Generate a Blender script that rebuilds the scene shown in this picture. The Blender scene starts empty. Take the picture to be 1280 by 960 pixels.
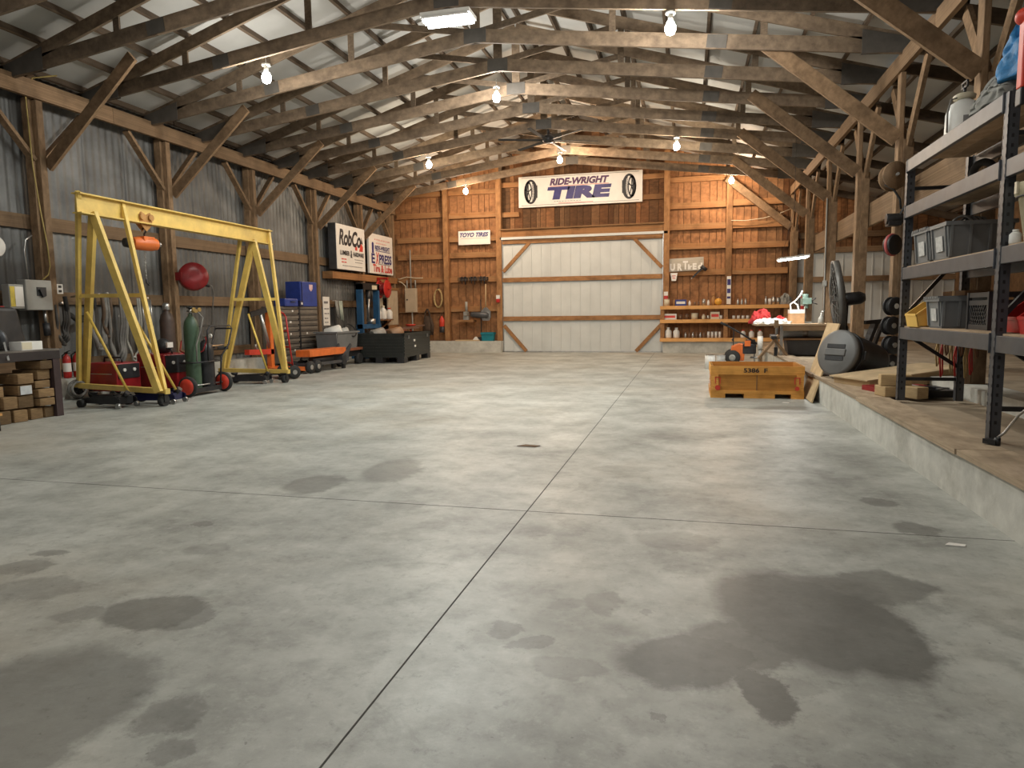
import bpy, math, random
from mathutils import Vector, Matrix
random.seed(7)
PI = math.pi
scn = bpy.context.scene
COL = scn.collection
V = Vector

# ------------------------------------------------------------------ helpers
def frame_from(d, up=(0, 0, 1)):
    z = V(d).normalized(); u = V(up)
    if abs(z.dot(u.normalized())) > .98: u = V((0, 1, 0)) if abs(z.y) < .9 else V((1, 0, 0))
    x = u.cross(z).normalized(); y = z.cross(x)
    return x, y, z

class MB:
    """collects shapes for ONE mesh; coordinates are local to the thing (off is subtracted)"""
    def __init__(s, off=(0, 0, 0)):
        s.v = []; s.f = []; s.uv = []; s.t = []; s.m = []; s.sm = []; s.off = V(off)
    def face(s, idx, uv=None, tone=.5, mi=0, sm=False):
        s.f.append(tuple(idx)); s.uv.append(uv or [(0, 0)] * len(idx)); s.t.append(tone); s.m.append(mi); s.sm.append(sm)
    def add(s, vs):
        b = len(s.v); s.v.extend([V(p) - s.off for p in vs]); return b
    def obox(s, c, ax, ay, az, sx, sy, sz, mi=0, tone=None, taper=(1, 1)):
        """box centred c, sizes along the three axes; taper scales the +az end"""
        tone = random.random() if tone is None else tone
        c = V(c); ax, ay, az = V(ax), V(ay), V(az)
        P = []
        for k in (-1, 1):
            tx, ty = taper if k > 0 else (1, 1)
            for (i, j) in ((-1, -1), (1, -1), (1, 1), (-1, 1)):
                P.append(c + ax * (i * sx / 2 * tx) + ay * (j * sy / 2 * ty) + az * (k * sz / 2))
        b = s.add(P)
        dims = (sx, sy, sz); L = dims.index(max(dims)); ro = random.random() * 37
        loc = [(i * sx / 2, j * sy / 2, k * sz / 2) for k in (-1, 1) for (i, j) in ((-1, -1), (1, -1), (1, 1), (-1, 1))]
        for q, fx in (((3, 2, 1, 0), 2), ((4, 5, 6, 7), 2), ((0, 1, 5, 4), 1), ((1, 2, 6, 5), 0), ((2, 3, 7, 6), 1), ((3, 0, 4, 7), 0)):
            axes = [a for a in (0, 1, 2) if a != fx]
            ua = L if L in axes else axes[0]; va = [a for a in axes if a != ua][0]
            s.face([b + i for i in q], [(loc[i][ua] + ro, loc[i][va] + ro * .61 + fx * .3) for i in q], tone, mi)
        return s
    def box(s, c, d, rz=0, mi=0, tone=None, rx=0, ry=0, taper=(1, 1)):
        R = Matrix.Rotation(rz, 3, 'Z') @ Matrix.Rotation(ry, 3, 'Y') @ Matrix.Rotation(rx, 3, 'X')
        return s.obox(c, R.col[0], R.col[1], R.col[2], d[0], d[1], d[2], mi, tone, taper)
    def bb(s, a, b, mi=0, tone=None):
        a, b = V(a), V(b); d = b - a
        return s.box((a + b) / 2, (abs(d.x), abs(d.y), abs(d.z)), 0, mi, tone)
    def bar(s, p, q, w, h, up=(0, 0, 1), mi=0, tone=None):
        p, q = V(p), V(q); x, y, z = frame_from(q - p, up)
        return s.obox((p + q) / 2, x, y, z, w, h, (q - p).length, mi, tone)
    def rings(s, R, cap0=True, cap1=True, mi=0, sm=True, tone=None, closed=False):
        tone = random.random() if tone is None else tone
        n = len(R[0]); b = s.add([p for r in R for p in r])
        k = len(R); L = 0
        for i in range(k if closed else k - 1):
            i2 = (i + 1) % k
            L2 = L + (V(R[i2][0]) - V(R[i][0])).length
            for j in range(n):
                j2 = (j + 1) % n
                s.face((b + i * n + j, b + i * n + j2, b + i2 * n + j2, b + i2 * n + j), [(L, j * .1), (L, j * .1 + .1), (L2, j * .1 + .1), (L2, j * .1)], tone, mi, sm)
            L = L2
        if not closed:
            if cap0: s.face([b + j for j in range(n)][::-1], None, tone, mi)
            if cap1: s.face([b + (k - 1) * n + j for j in range(n)], None, tone, mi)
        return s
    def lathe(s, prof, o=(0, 0, 0), d=(0, 0, 1), n=20, mi=0, sm=True, sx=1, sy=1, up=(0, 0, 1), cap=True, tone=None):
        x, y, z = frame_from(d, up); o = V(o)
        R = [[o + z * h + x * (math.cos(2 * PI * j / n) * r * sx) + y * (math.sin(2 * PI * j / n) * r * sy) for j in range(n)] for r, h in prof]
        return s.rings(R, cap, cap, mi, sm, tone)
    def cyl(s, p, q, r, r2=None, n=16, mi=0, tone=None, sm=True):
        p, q = V(p), V(q); return s.lathe([(r, 0), (r if r2 is None else r2, (q - p).length)], p, q - p, n, mi, sm, tone=tone)
    def tube(s, pts, r, n=8, mi=0, closed=False, flat=1.0, tone=None):
        P = [V(p) for p in pts]; R = []; up = V((0, 0, 1)); k = len(P)
        x = None
        for i, p in enumerate(P):
            a = P[i - 1] if (i > 0 or closed) else p; c = P[(i + 1) % k] if (i < k - 1 or closed) else p
            t = (c - a).normalized()
            if x is None: x, y, _ = frame_from(t)
            else:
                x = x - t * x.dot(t)
                x = frame_from(t)[0] if x.length < 1e-5 else x.normalized()
                y = t.cross(x)
            R.append([p + x * math.cos(2 * PI * j / n) * r + y * math.sin(2 * PI * j / n) * r * flat for j in range(n)])
        return s.rings(R, True, True, mi, True, tone, closed)
    def prism(s, poly, o, ax, ay, depth, mi=0, tone=None, sm=False):
        """polygon (list of 2D) in the plane ax, ay, extruded along ax x ay by depth"""
        tone = random.random() if tone is None else tone
        o, ax, ay = V(o), V(ax), V(ay); nz = ax.cross(ay).normalized(); n = len(poly)
        A = [o + ax * p[0] + ay * p[1] for p in poly]
        b = s.add(A + [p + nz * depth for p in A])
        s.face([b + i for i in range(n)][::-1], [tuple(p) for p in poly][::-1], tone, mi)
        s.face([b + n + i for i in range(n)], [tuple(p) for p in poly], tone, mi)
        for i in range(n):
            j = (i + 1) % n
            s.face((b + i, b + j, b + n + j, b + n + i), [(poly[i][0], poly[i][1]), (poly[j][0], poly[j][1]), (poly[j][0], poly[j][1] + .05), (poly[i][0], poly[i][1] + .05)], tone, mi, sm)
        return s
    def sphere(s, c, r, n=16, m=10, sc=(1, 1, 1), mi=0):
        c = V(c)
        R = [[c + V((math.sin(PI * (i + .02) / (m + .04)) * math.cos(2 * PI * j / n) * r * sc[0], math.sin(PI * (i + .02) / (m + .04)) * math.sin(2 * PI * j / n) * r * sc[1], -math.cos(PI * (i + .02) / (m + .04)) * r * sc[2])) for j in range(n)] for i in range(m + 1)]
        return s.rings(R, True, True, mi)
    def ring(s, c, R, r, d=(0, 0, 1), n=24, k=8, mi=0):
        x, y, z = frame_from(d); c = V(c)
        return s.tube([c + x * math.cos(2 * PI * i / n) * R + y * math.sin(2 * PI * i / n) * R for i in range(n)], r, k, mi, closed=True)
    def build(s, name, mats, parent=None, loc=None, bevel=0):
        me = bpy.data.meshes.new(name)
        me.from_pydata([tuple(v) for v in s.v], [], s.f)
        ul = me.uv_layers.new(name='UVMap'); ca = me.color_attributes.new('tone', 'FLOAT_COLOR', 'CORNER')
        li = 0
        for i, p in enumerate(me.polygons):
            p.use_smooth = s.sm[i]; p.material_index = s.m[i]; t = s.t[i]
            for q in range(p.loop_total):
                ul.data[li].uv = s.uv[i][q]; ca.data[li].color = (t, t, t, 1); li += 1
        for m in (mats if isinstance(mats, (list, tuple)) else [mats]): me.materials.append(m)
        me.update()
        o = bpy.data.objects.new(name, me); COL.objects.link(o)
        if parent: o.parent = parent
        if loc is not None: o.location = loc
        if bevel:
            b = o.modifiers.new('edge', 'BEVEL'); b.width = bevel; b.segments = 2; b.limit_method = 'ANGLE'; b.angle_limit = .6
        return o

def tag(o, label=None, cat=None, group=None, kind=None):
    if label: o['label'] = label
    if cat: o['category'] = cat
    if group: o['group'] = group
    if kind: o['kind'] = kind
    return o
def thing(name, label, cat, loc=(0, 0, 0), rz=0, group=None):
    o = bpy.data.objects.new(name, None); COL.objects.link(o); o.empty_display_size = .1
    o.location = loc; o.rotation_euler = (0, 0, rz)
    return tag(o, label, cat, group)
def dup(root, loc, rz=0, label=None, group=None):
    r = root.copy(); COL.objects.link(r); r.location = loc; r.rotation_euler = (0, 0, rz)
    if label: r['label'] = label
    if group: r['group'] = group
    for ch in list(root.children):
        c = ch.copy(); COL.objects.link(c); c.parent = r
        for g in ch.children:
            d = g.copy(); COL.objects.link(d); d.parent = c
    return r
def text_mesh(txt, w, h, o, ax, ay, depth=.004, bold=0.0, shear=0.0):
    """flat lettering as an MB, fitted to a w x h box centred at o in the plane ax, ay"""
    cu = bpy.data.curves.new('t', 'FONT'); cu.body = txt; cu.size = 1; cu.offset = bold; cu.shear = shear; cu.resolution_u = 4
    ob = bpy.data.objects.new('t', cu); COL.objects.link(ob)
    dg = bpy.context.evaluated_depsgraph_get(); dg.update()
    me = bpy.data.meshes.new_from_object(ob.evaluated_get(dg))
    vs = [v.co.copy() for v in me.vertices]; fs = [tuple(p.vertices) for p in me.polygons]
    bpy.data.objects.remove(ob); bpy.data.curves.remove(cu); bpy.data.meshes.remove(me)
    x0 = min(v.x for v in vs); x1 = max(v.x for v in vs); y0 = min(v.y for v in vs); y1 = max(v.y for v in vs)
    o, ax, ay = V(o), V(ax), V(ay); nz = ax.cross(ay)
    P = [o + ax * ((v.x - (x0 + x1) / 2) / (x1 - x0) * w) + ay * ((v.y - (y0 + y1) / 2) / (y1 - y0) * h) + nz * depth for v in vs]
    return P, fs
def lettering(mb, *a, mi=0, **k):
    P, fs = text_mesh(*a, **k); b = mb.add(P)
    for f in fs: mb.face([b + i for i in f], None, .5, mi)
    return mb

# ------------------------------------------------------------------ materials
def nodes_of(name):
    m = bpy.data.materials.new(name); m.use_nodes = True; nt = m.node_tree
    return m, nt, nt.nodes['Principled BSDF']
def N(nt, t, **kw):
    n = nt.nodes.new(t)
    for k, v in kw.items():
        if k in n.inputs: n.inputs[k].default_value = v
        else: setattr(n, k, v)
    return n
def mixc(nt, a, b, fac, mode='MIX'):
    n = nt.nodes.new('ShaderNodeMix'); n.data_type = 'RGBA'; n.blend_type = mode
    for sock, val in ((0, fac), (6, a), (7, b)):
        if hasattr(val, 'is_output'): nt.links.new(val, n.inputs[sock])
        else: n.inputs[sock].default_value = val if sock == 0 else (*val, 1)
    return n.outputs[2]
def ramp(nt, sock, a, b, lo=0., hi=1.):
    n = nt.nodes.new('ShaderNodeMapRange'); n.inputs[1].default_value = a; n.inputs[2].default_value = b
    n.inputs[3].default_value = lo; n.inputs[4].default_value = hi; nt.links.new(sock, n.inputs[0]); return n.outputs[0]
def M(name, c, rough=.55, metal=0., var=.25, scale=6., bump=0., tone=0., dirt=None, dirt_amt=.5, spec=.5):
    m, nt, b = nodes_of(name)
    tc = N(nt, 'ShaderNodeTexCoord'); nz = N(nt, 'ShaderNodeTexNoise', Scale=scale, Detail=5., Roughness=.6)
    nt.links.new(tc.outputs['Object'], nz.inputs['Vector'])
    f = ramp(nt, nz.outputs[0], .3, .7)
    col = mixc(nt, tuple(x * (1 - var) for x in c), tuple(min(1, x * (1 + var)) for x in c), f)
    if dirt:
        n2 = N(nt, 'ShaderNodeTexNoise', Scale=scale * .45, Detail=7., Roughness=.7)
        nt.links.new(tc.outputs['Object'], n2.inputs['Vector'])
        col = mixc(nt, col, dirt, ramp(nt, n2.outputs[0], .48, .7, 0, dirt_amt))
    if tone:
        at = N(nt, 'ShaderNodeAttribute', attribute_name='tone')
        g = ramp(nt, at.outputs['Fac'], 0, 1, 1 - tone, 1 + tone)
        vm = N(nt, 'ShaderNodeVectorMath', operation='SCALE'); nt.links.new(col, vm.inputs[0]); nt.links.new(g, vm.inputs['Scale']); col = vm.outputs[0]
    nt.links.new(col, b.inputs['Base Color'])
    b.inputs['Roughness'].default_value = rough; b.inputs['Metallic'].default_value = metal; b.inputs['Specular IOR Level'].default_value = spec
    if bump:
        bp = N(nt, 'ShaderNodeBump', Strength=bump, Distance=.02); nt.links.new(nz.outputs[0], bp.inputs['Height']); nt.links.new(bp.outputs[0], b.inputs['Normal'])
    return m
def WOOD(name, c1, c2, tone=.3, rough=.75, us=1.3, vs=16., stain=None, blotch=.65, hue=None):
    m, nt, b = nodes_of(name)
    tc = N(nt, 'ShaderNodeTexCoord'); mp = N(nt, 'ShaderNodeMapping'); mp.inputs['Scale'].default_value = (us, vs, 1)
    nt.links.new(tc.outputs['UV'], mp.inputs[0])
    nz = N(nt, 'ShaderNodeTexNoise', Scale=1., Detail=6., Roughness=.65, Distortion=.15); nt.links.new(mp.outputs[0], nz.inputs['Vector'])
    col = mixc(nt, c1, c2, ramp(nt, nz.outputs[0], .32, .68))
    n2 = N(nt, 'ShaderNodeTexNoise', Scale=2.2, Detail=4., Roughness=.6); nt.links.new(tc.outputs['Object'], n2.inputs['Vector'])
    col = mixc(nt, col, tuple(x * .5 for x in (stain or c1)), ramp(nt, n2.outputs[0], .5, .75, 0, blotch))
    at = N(nt, 'ShaderNodeAttribute', attribute_name='tone')
    if hue:
        m7 = N(nt, 'ShaderNodeMath', operation='MULTIPLY'); nt.links.new(at.outputs['Fac'], m7.inputs[0]); m7.inputs[1].default_value = 7.3
        fr = N(nt, 'ShaderNodeMath', operation='FRACT'); nt.links.new(m7.outputs[0], fr.inputs[0])
        col = mixc(nt, col, hue, fr.outputs[0], 'MULTIPLY')
    g = ramp(nt, at.outputs['Fac'], 0, 1, 1 - tone, 1 + tone)
    vm = N(nt, 'ShaderNodeVectorMath', operation='SCALE'); nt.links.new(col, vm.inputs[0]); nt.links.new(g, vm.inputs['Scale'])
    nt.links.new(vm.outputs[0], b.inputs['Base Color']); b.inputs['Roughness'].default_value = rough; b.inputs['Specular IOR Level'].default_value = .25
    bp = N(nt, 'ShaderNodeBump', Strength=.25, Distance=.01); nt.links.new(nz.outputs[0], bp.inputs['Height']); nt.links.new(bp.outputs[0], b.inputs['Normal'])
    return m
def EMIT(name, c, s):
    m, nt, b = nodes_of(name); b.inputs['Base Color'].default_value = (*c, 1)
    b.inputs['Emission Color'].default_value = (*c, 1); b.inputs['Emission Strength'].default_value = s; return m

w_back = WOOD('barn siding wood', (.10, .053, .026), (.29, .155, .073), tone=.55, us=.7, vs=22., blotch=.3, hue=(1, .80, .66))
w_gird = WOOD('warm girt wood', (.18, .096, .042), (.35, .195, .09), tone=.25, hue=(1, .86, .75))
w_post = WOOD('post wood', (.135, .085, .047), (.29, .19, .11), tone=.2)
w_truss = WOOD('truss wood', (.10, .072, .049), (.23, .168, .112), tone=.35)
w_purl = WOOD('purlin wood', (.07, .05, .035), (.15, .108, .073), tone=.25)
w_shelf = WOOD('new shelf wood', (.55, .27, .09), (.75, .42, .16), tone=.1)
w_ply = WOOD('plywood', (.50, .36, .20), (.62, .46, .27), tone=.08, vs=7)
w_crate = WOOD('crate wood', (.50, .22, .045), (.74, .38, .10), tone=.22, vs=9)
w_block = WOOD('block wood', (.12, .072, .035), (.26, .17, .085), tone=.45, vs=10)
w_deck = WOOD('shelf deck wood', (.30, .21, .13), (.45, .33, .22), tone=.15)
w_under = WOOD('lean-to boards', (.12, .07, .035), (.24, .13, .06), tone=.3)
roofm = M('roof sheet', (.47, .47, .45), .6, 0, .08, 1.5)
galv = M('galvanised sheet', (.15, .15, .145), .55, .1, .5, 1.1, dirt=(.055, .055, .052), dirt_amt=.7, tone=.22)
whitem = M('white painted sheet', (.57, .59, .575), .5, 0, .06, 2., tone=.04)
conc = M('curb concrete', (.52, .51, .46), .8, 0, .18, 5., .3, dirt=(.26, .24, .20), dirt_amt=.6)
dirtm = M('platform dirt', (.33, .26, .18), .95, 0, .3, 3., .4, dirt=(.20, .14, .09), dirt_amt=.6)
yel = M('yellow paint', (.70, .50, .13), .45, 0, .15, 5., dirt=(.42, .27, .08), dirt_amt=.45)
blackp = M('black plastic', (.022, .022, .024), .45, 0, .3, 8)
blackm = M('black metal', (.03, .03, .032), .4, .4, .3, 8)
rubber = M('rubber', (.02, .02, .02), .8, 0, .2, 8)
darkgrey = M('dark grey steel', (.085, .09, .10), .45, .5, .2, 6, dirt=(.16, .13, .10), dirt_amt=.25)
steel = M('bare steel', (.45, .45, .44), .35, .9, .2, 8)
greyp = M('grey plastic', (.16, .165, .165), .5, 0, .12, 6, tone=.08)
greybox = M('grey enamel', (.30, .295, .27), .5, .1, .1, 4)
beige = M('beige panel', (.47, .38, .27), .55, 0, .1, 4)
red = M('red paint', (.42, .022, .018), .35, 0, .2, 6)
darkred = M('dark red paint', (.25, .012, .015), .35, 0, .25, 6)
redwheel = M('bright red plastic', (.62, .05, .025), .45, 0, .12, 6)
orange = M('orange paint', (.70, .16, .03), .42, 0, .15, 6)
green = M('cylinder green', (.045, .085, .05), .45, 0, .25, 5)
blue = M('blue paint', (.02, .045, .24), .4, 0, .2, 6)
pressblue = M('press blue', (.02, .09, .20), .45, 0, .2, 6)
navy = M('navy paint', (.012, .014, .06), .35, .2, .3, 8)
teal = M('teal plastic', (.01, .19, .24), .45, 0, .15, 6)
white = M('white plastic', (.72, .71, .67), .5, 0, .06, 6)
creamp = M('cream plastic', (.60, .54, .40), .5, 0, .08, 5)
paper = M('sign white', (.78, .75, .70), .4, 0, .05, 4)
ink = M('black ink', (.02, .018, .02), .5)
navyink = M('navy ink', (.035, .03, .16), .5)
redink = M('red ink', (.62, .06, .045), .5)
greyink = M('grey ink', (.22, .21, .21), .5)
pinkink = M('faded red ink', (.72, .42, .38), .5)
card = WOOD('cardboard', (.40, .28, .15), (.47, .33, .19), tone=.06, vs=3)
cloth_b = M('blue tarp cloth', (.03, .20, .45), .6, 0, .35, 14, .4)
cloth_g = M('grey cloth', (.26, .26, .24), .9, 0, .3, 10, .4)
hosegrey = M('grey hose', (.19, .18, .165), .7, 0, .3, 8)
rope_t = M('tan rope', (.40, .29, .13), .9, 0, .3, 20)
brownsteel = M('tool chest grey brown', (.19, .165, .135), .42, .2, .2, 5, dirt=(.10, .075, .055), dirt_amt=.4)
yelp = M('yellow plastic', (.75, .47, .10), .45, 0, .1, 6)
fanm = M('fan grey', (.13, .125, .115), .45, .3, .2, 6)
lidg = M('bin lid grey', (.12, .118, .114), .5, 0, .1, 6)
plateg = M('truss plate grey', (.09, .08, .068), .65, .1, .2, 6)
glow = EMIT('bulb glow', (1, .93, .80), 60)
glow_w = EMIT('warm bulb glow', (1, .78, .52), 60)
tubeglow = EMIT('tube glow', (.95, 1, .98), 22)

def floor_mat():
    m, nt, b = nodes_of('floor concrete')
    tc = N(nt, 'ShaderNodeTexCoord'); P = tc.outputs['Object']
    n1 = N(nt, 'ShaderNodeTexNoise', Scale=1.3, Detail=9., Roughness=.68); nt.links.new(P, n1.inputs['Vector'])
    n2 = N(nt, 'ShaderNodeTexNoise', Scale=5., Detail=8., Roughness=.7); nt.links.new(P, n2.inputs['Vector'])
    n3 = N(nt, 'ShaderNodeTexNoise', Scale=.35, Detail=4., Roughness=.6); nt.links.new(P, n3.inputs['Vector'])
    n4 = N(nt, 'ShaderNodeTexNoise', Scale=2.1, Detail=6., Roughness=.7, Distortion=1.); nt.links.new(P, n4.inputs['Vector'])
    col = mixc(nt, (.225, .23, .21), (.47, .48, .445), ramp(nt, n1.outputs[0], .34, .64))
    col = mixc(nt, col, (.18, .182, .165), ramp(nt, n2.outputs[0], .50, .68, 0, .5))
    col = mixc(nt, col, (.40, .33, .24), ramp(nt, n3.outputs[0], .52, .72, 0, .45))
    col = mixc(nt, col, (.165, .163, .145), ramp(nt, n4.outputs[0], .58, .74, 0, .6))
    n5 = N(nt, 'ShaderNodeTexNoise', Scale=14., Detail=6., Roughness=.75); nt.links.new(P, n5.inputs['Vector'])
    col = mixc(nt, col, (.13, .13, .115), ramp(nt, n5.outputs[0], .56, .70, 0, .5))
    col = mixc(nt, col, (.56, .57, .53), ramp(nt, n5.outputs[0], .46, .32, 0, .3))
    n6 = N(nt, 'ShaderNodeTexNoise', Scale=38., Detail=3., Roughness=.6); nt.links.new(P, n6.inputs['Vector'])
    col = mixc(nt, col, (.10, .095, .08), ramp(nt, n6.outputs[0], .70, .76, 0, .6))
    # oil and damp stains, each with its own place and outline
    wn = N(nt, 'ShaderNodeTexNoise', Scale=2.6, Detail=5., Roughness=.6); nt.links.new(P, wn.inputs['Vector'])
    wn.inputs['Roughness'].default_value = .72; wn.inputs['Detail'].default_value = 8.
    sb = N(nt, 'ShaderNodeVectorMath', operation='SUBTRACT'); nt.links.new(wn.outputs['Color'], sb.inputs[0]); sb.inputs[1].default_value = (.5, .5, .5)
    sc = N(nt, 'ShaderNodeVectorMath', operation='SCALE'); nt.links.new(sb.outputs[0], sc.inputs[0]); sc.inputs['Scale'].default_value = .30
    ad = N(nt, 'ShaderNodeVectorMath', operation='ADD'); nt.links.new(P, ad.inputs[0]); nt.links.new(sc.outputs[0], ad.inputs[1])
    flat = N(nt, 'ShaderNodeVectorMath', operation='MULTIPLY'); nt.links.new(ad.outputs[0], flat.inputs[0]); flat.inputs[1].default_value = (1, 1, 0)
    acc = None
    for (x, y, rx, ry, rot, k) in STAINS:
        mp = N(nt, 'ShaderNodeMapping'); mp.vector_type = 'TEXTURE'
        mp.inputs['Location'].default_value = (x, y, 0); mp.inputs['Rotation'].default_value = (0, 0, rot); mp.inputs['Scale'].default_value = (rx, ry, 1)
        nt.links.new(flat.outputs[0], mp.inputs[0])
        ln = N(nt, 'ShaderNodeVectorMath', operation='LENGTH'); nt.links.new(mp.outputs[0], ln.inputs[0])
        r = ramp(nt, ln.outputs['Value'], .86, 1.08, k, 0)
        if acc is None: acc = r
        else:
            mx = N(nt, 'ShaderNodeMath', operation='MAXIMUM'); nt.links.new(acc, mx.inputs[0]); nt.links.new(r, mx.inputs[1]); acc = mx.outputs[0]
    mod = N(nt, 'ShaderNodeMath', operation='MULTIPLY'); nt.links.new(acc, mod.inputs[0]); nt.links.new(ramp(nt, n2.outputs[0], .25, .6, 1.0, .78), mod.inputs[1])
    col = mixc(nt, col, (.07, .068, .061), mod.outputs[0])
    nt.links.new(col, b.inputs['Base Color'])
    nt.links.new(ramp(nt, n1.outputs[0], .3, .7, .52, .36), b.inputs['Roughness']); b.inputs['Specular IOR Level'].default_value = .45
    bp = N(nt, 'ShaderNodeBump', Strength=.12, Distance=.02); nt.links.new(n2.outputs[0], bp.inputs['Height']); nt.links.new(bp.outputs[0], b.inputs['Normal'])
    return m
STAINS = [(0.43, 2.74, 0.30, 0.46, 0.22, 0.85), (0.60, 2.66, 0.24, 0.40, 0.23, 0.85), (0.2, 2.42, 0.2, 0.2, .2, .75), (0.5, 2.97, 0.35, 0.22, 0.22, 0.75), (0.01, 2.28, 0.26, 0.18, 0.23, 0.86), (0.26, 2.11, 0.09, 0.15, 0.23, 0.86), (0.84, 3.12, 0.17, 0.19, 0.22, 0.65), (0.74, 3.07, 0.1, 0.19, 0.22, 0.7), (-0.03, 3.51, 0.21, 0.16, 0.21, 0.45), (1.13, 4.47, 0.1, 0.12, 0.21, 0.6), (1.19, 3.99, 0.11, 0.12, 0.21, 0.6), (-0.32, 2.67, 0.09, 0.12, 0.22, 0.45), (-0.47, 2.62, 0.08, 0.06, 0.22, 0.3), (-2.08, 2.19, 0.23, 0.15, 0.22, 0.72), (-1.91, 2.19, 0.12, 0.1, 0.22, 0.5), (-1.49, 1.62, 0.09, 0.1, 0.23, 0.5), (-1.36, 1.47, 0.06, 0.06, 0.23, 0.45), (-1.95, 1.55, 0.36, 0.36, 0.23, 0.62), (-1.93, 1.75, 0.16, 0.15, 0.23, 0.45), (-1.77, 1.36, 0.2, 0.17, 0.23, 0.6), (-2.54, 4.2, 0.22, 0.26, 0.2, 0.66), (-2.17, 4.7, 0.22, 0.4, 0.2, 0.58), (-3.06, 2.48, 0.12, 0.1, 0.22, 0.5), (-3.09, 2.65, 0.09, 0.06, 0.22, 0.55), (-2.37, 2.09, 0.11, 0.08, 0.22, 0.4), (-0.66, 2.37, 0.07, 0.07, 0.23, 0.5), (-0.53, 2.27, 0.09, 0.05, 0.23, 0.5), (-0.36, 2.14, 0.12, 0.07, 0.23, 0.4), (-0.8, 3.46, 0.1, 0.13, 0.21, 0.25), (-0.46, 5.09, 0.25, 0.11, 0.2, 0.35), (1.15, 8.54, 0.45, 0.35, 0.16, 0.5), (-0.06, 6.56, 0.44, 0.21, 0.18, 0.3), (-2.68, 3.22, 0.06, 0.05, 0.21, 0.6), (-2.36, 2.89, 0.1, 0.09, 0.22, 0.35), (-0.08, 1.92, 0.02, 0.03, 0.23, 0.5), (-1.72, 3.82, 0.14, 0.14, 0.21, 0.3), (-2.77, 2.28, 0.22, 0.13, 0.22, 0.35), (0.91, 5.26, 0.11, 0.21, 0.2, 0.25), (-0.59, 3.66, 0.09, 0.09, 0.21, 0.25), (-1.36, 5.8, 0.13, 0.07, 0.19, 0.5), (-3.05, 7.32, 0.47, 0.38, 0.17, 0.2), (-0.11, 2.64, 0.03, 0.03, 0.22, 0.4), (0.78, 2.41, 0.05, 0.02, 0.23, 0.4), (0.28, 1.79, 0.05, 0.03, 0.23, 0.45), (0.35, 2.14, 0.1, 0.07, 0.23, 0.3)]

# ------------------------------------------------------------------ camera and view
cam = bpy.data.cameras.new('camera'); cam.sensor_width = 36; cam.lens = 36 * 853.3 / 1280; cam.clip_end = 100; cam.clip_start = .05
co = bpy.data.objects.new('camera', cam); COL.objects.link(co)
R = Matrix(((0.968323, 0.249367, -0.012929), (-0.013455, 0.103809, 0.994506), (0.24934, -0.962829, 0.103876))).transposed()
co.matrix_world = Matrix.Translation((0, 0, 1.18)) @ R.to_4x4()
scn.camera = co
scn.view_settings.view_transform = 'Standard'; scn.view_settings.look = 'None'; scn.view_settings.gamma = 1
scn.view_settings.use_curve_mapping = False; scn.view_settings.exposure = 0.1
scn.cycles.use_denoising = True; scn.cycles.max_bounces = 6; scn.cycles.diffuse_bounces = 4

# ------------------------------------------------------------------ the building
XL, XC, XR, XO = -9.13, 1.61, 2.70, 6.6      # left sheet, ledge face, right posts, outer wall
YB, YF = 20.1, -4.0                           # back boards, front
RX, RZ = -3.085, 6.17                         # ridge of the top chords
def zchord(x): return RZ - .30 * abs(x - RX)
def st(name, mb, m, parent=None, bevel=0):
    o = mb.build(name, m, parent, None, bevel)
    if not parent: o['kind'] = 'structure'
    return o

mb = MB(); mb.bb((XL - .1, YF, -.2), (XC, YB + .1, 0)); st('floor', mb, floor_mat())
mb = MB()   # control joints as saw-cut strips in the slab
j = MB(); j.bb((-.9225, YF, -.002), (-.9165, 19.85, .0012)); j.bb((-9.0, 3.869, -.002), (XC, 3.8725, .0010))
st('floor_joint', j, M('joint dark', (.06, .058, .05), .9, 0, .2, 30), bpy.data.objects['floor'])

# ledge on the right: concrete kerb wall, worn timber cap, dirt floor behind it
mb = MB(); mb.bb((XC, YF, 0), (XC + .2, 19.6, .29)); st('trim_1', mb, conc)
mb = MB()
y = YF; k = 0
while y < 19.5:
    L = random.uniform(2.2, 3.6); mb.box((XC + .13 + random.uniform(-.02, .02), y + L / 2, .305), (.29, L - .012, .035), random.uniform(-.006, .006)); y += L
st('trim_2', mb, WOOD('worn cap board', (.22, .165, .11), (.40, .31, .215), tone=.25, us=2.5, vs=8))
mb = MB(); mb.bb((XC + .2, YF, .1), (XO, YB, .298)); st('floor_ledge', mb, dirtm)
mb = MB(); mb.bb((2.56, YF, .25), (2.84, 19.8, .43)); st('trim_3', mb, conc)
# concrete sills under the back and left walls
mb = MB(); mb.bb((XL, 19.7, 0), (-5.42, YB, .34)); mb.bb((-.70, 19.7, 0), (XR + .1, YB, .34)); st('trim_4', mb, conc)
mb = MB(); mb.bb((XL - .05, YF, 0), (-8.83, 19.7, .30)); st('trim_5', mb, conc)

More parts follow.
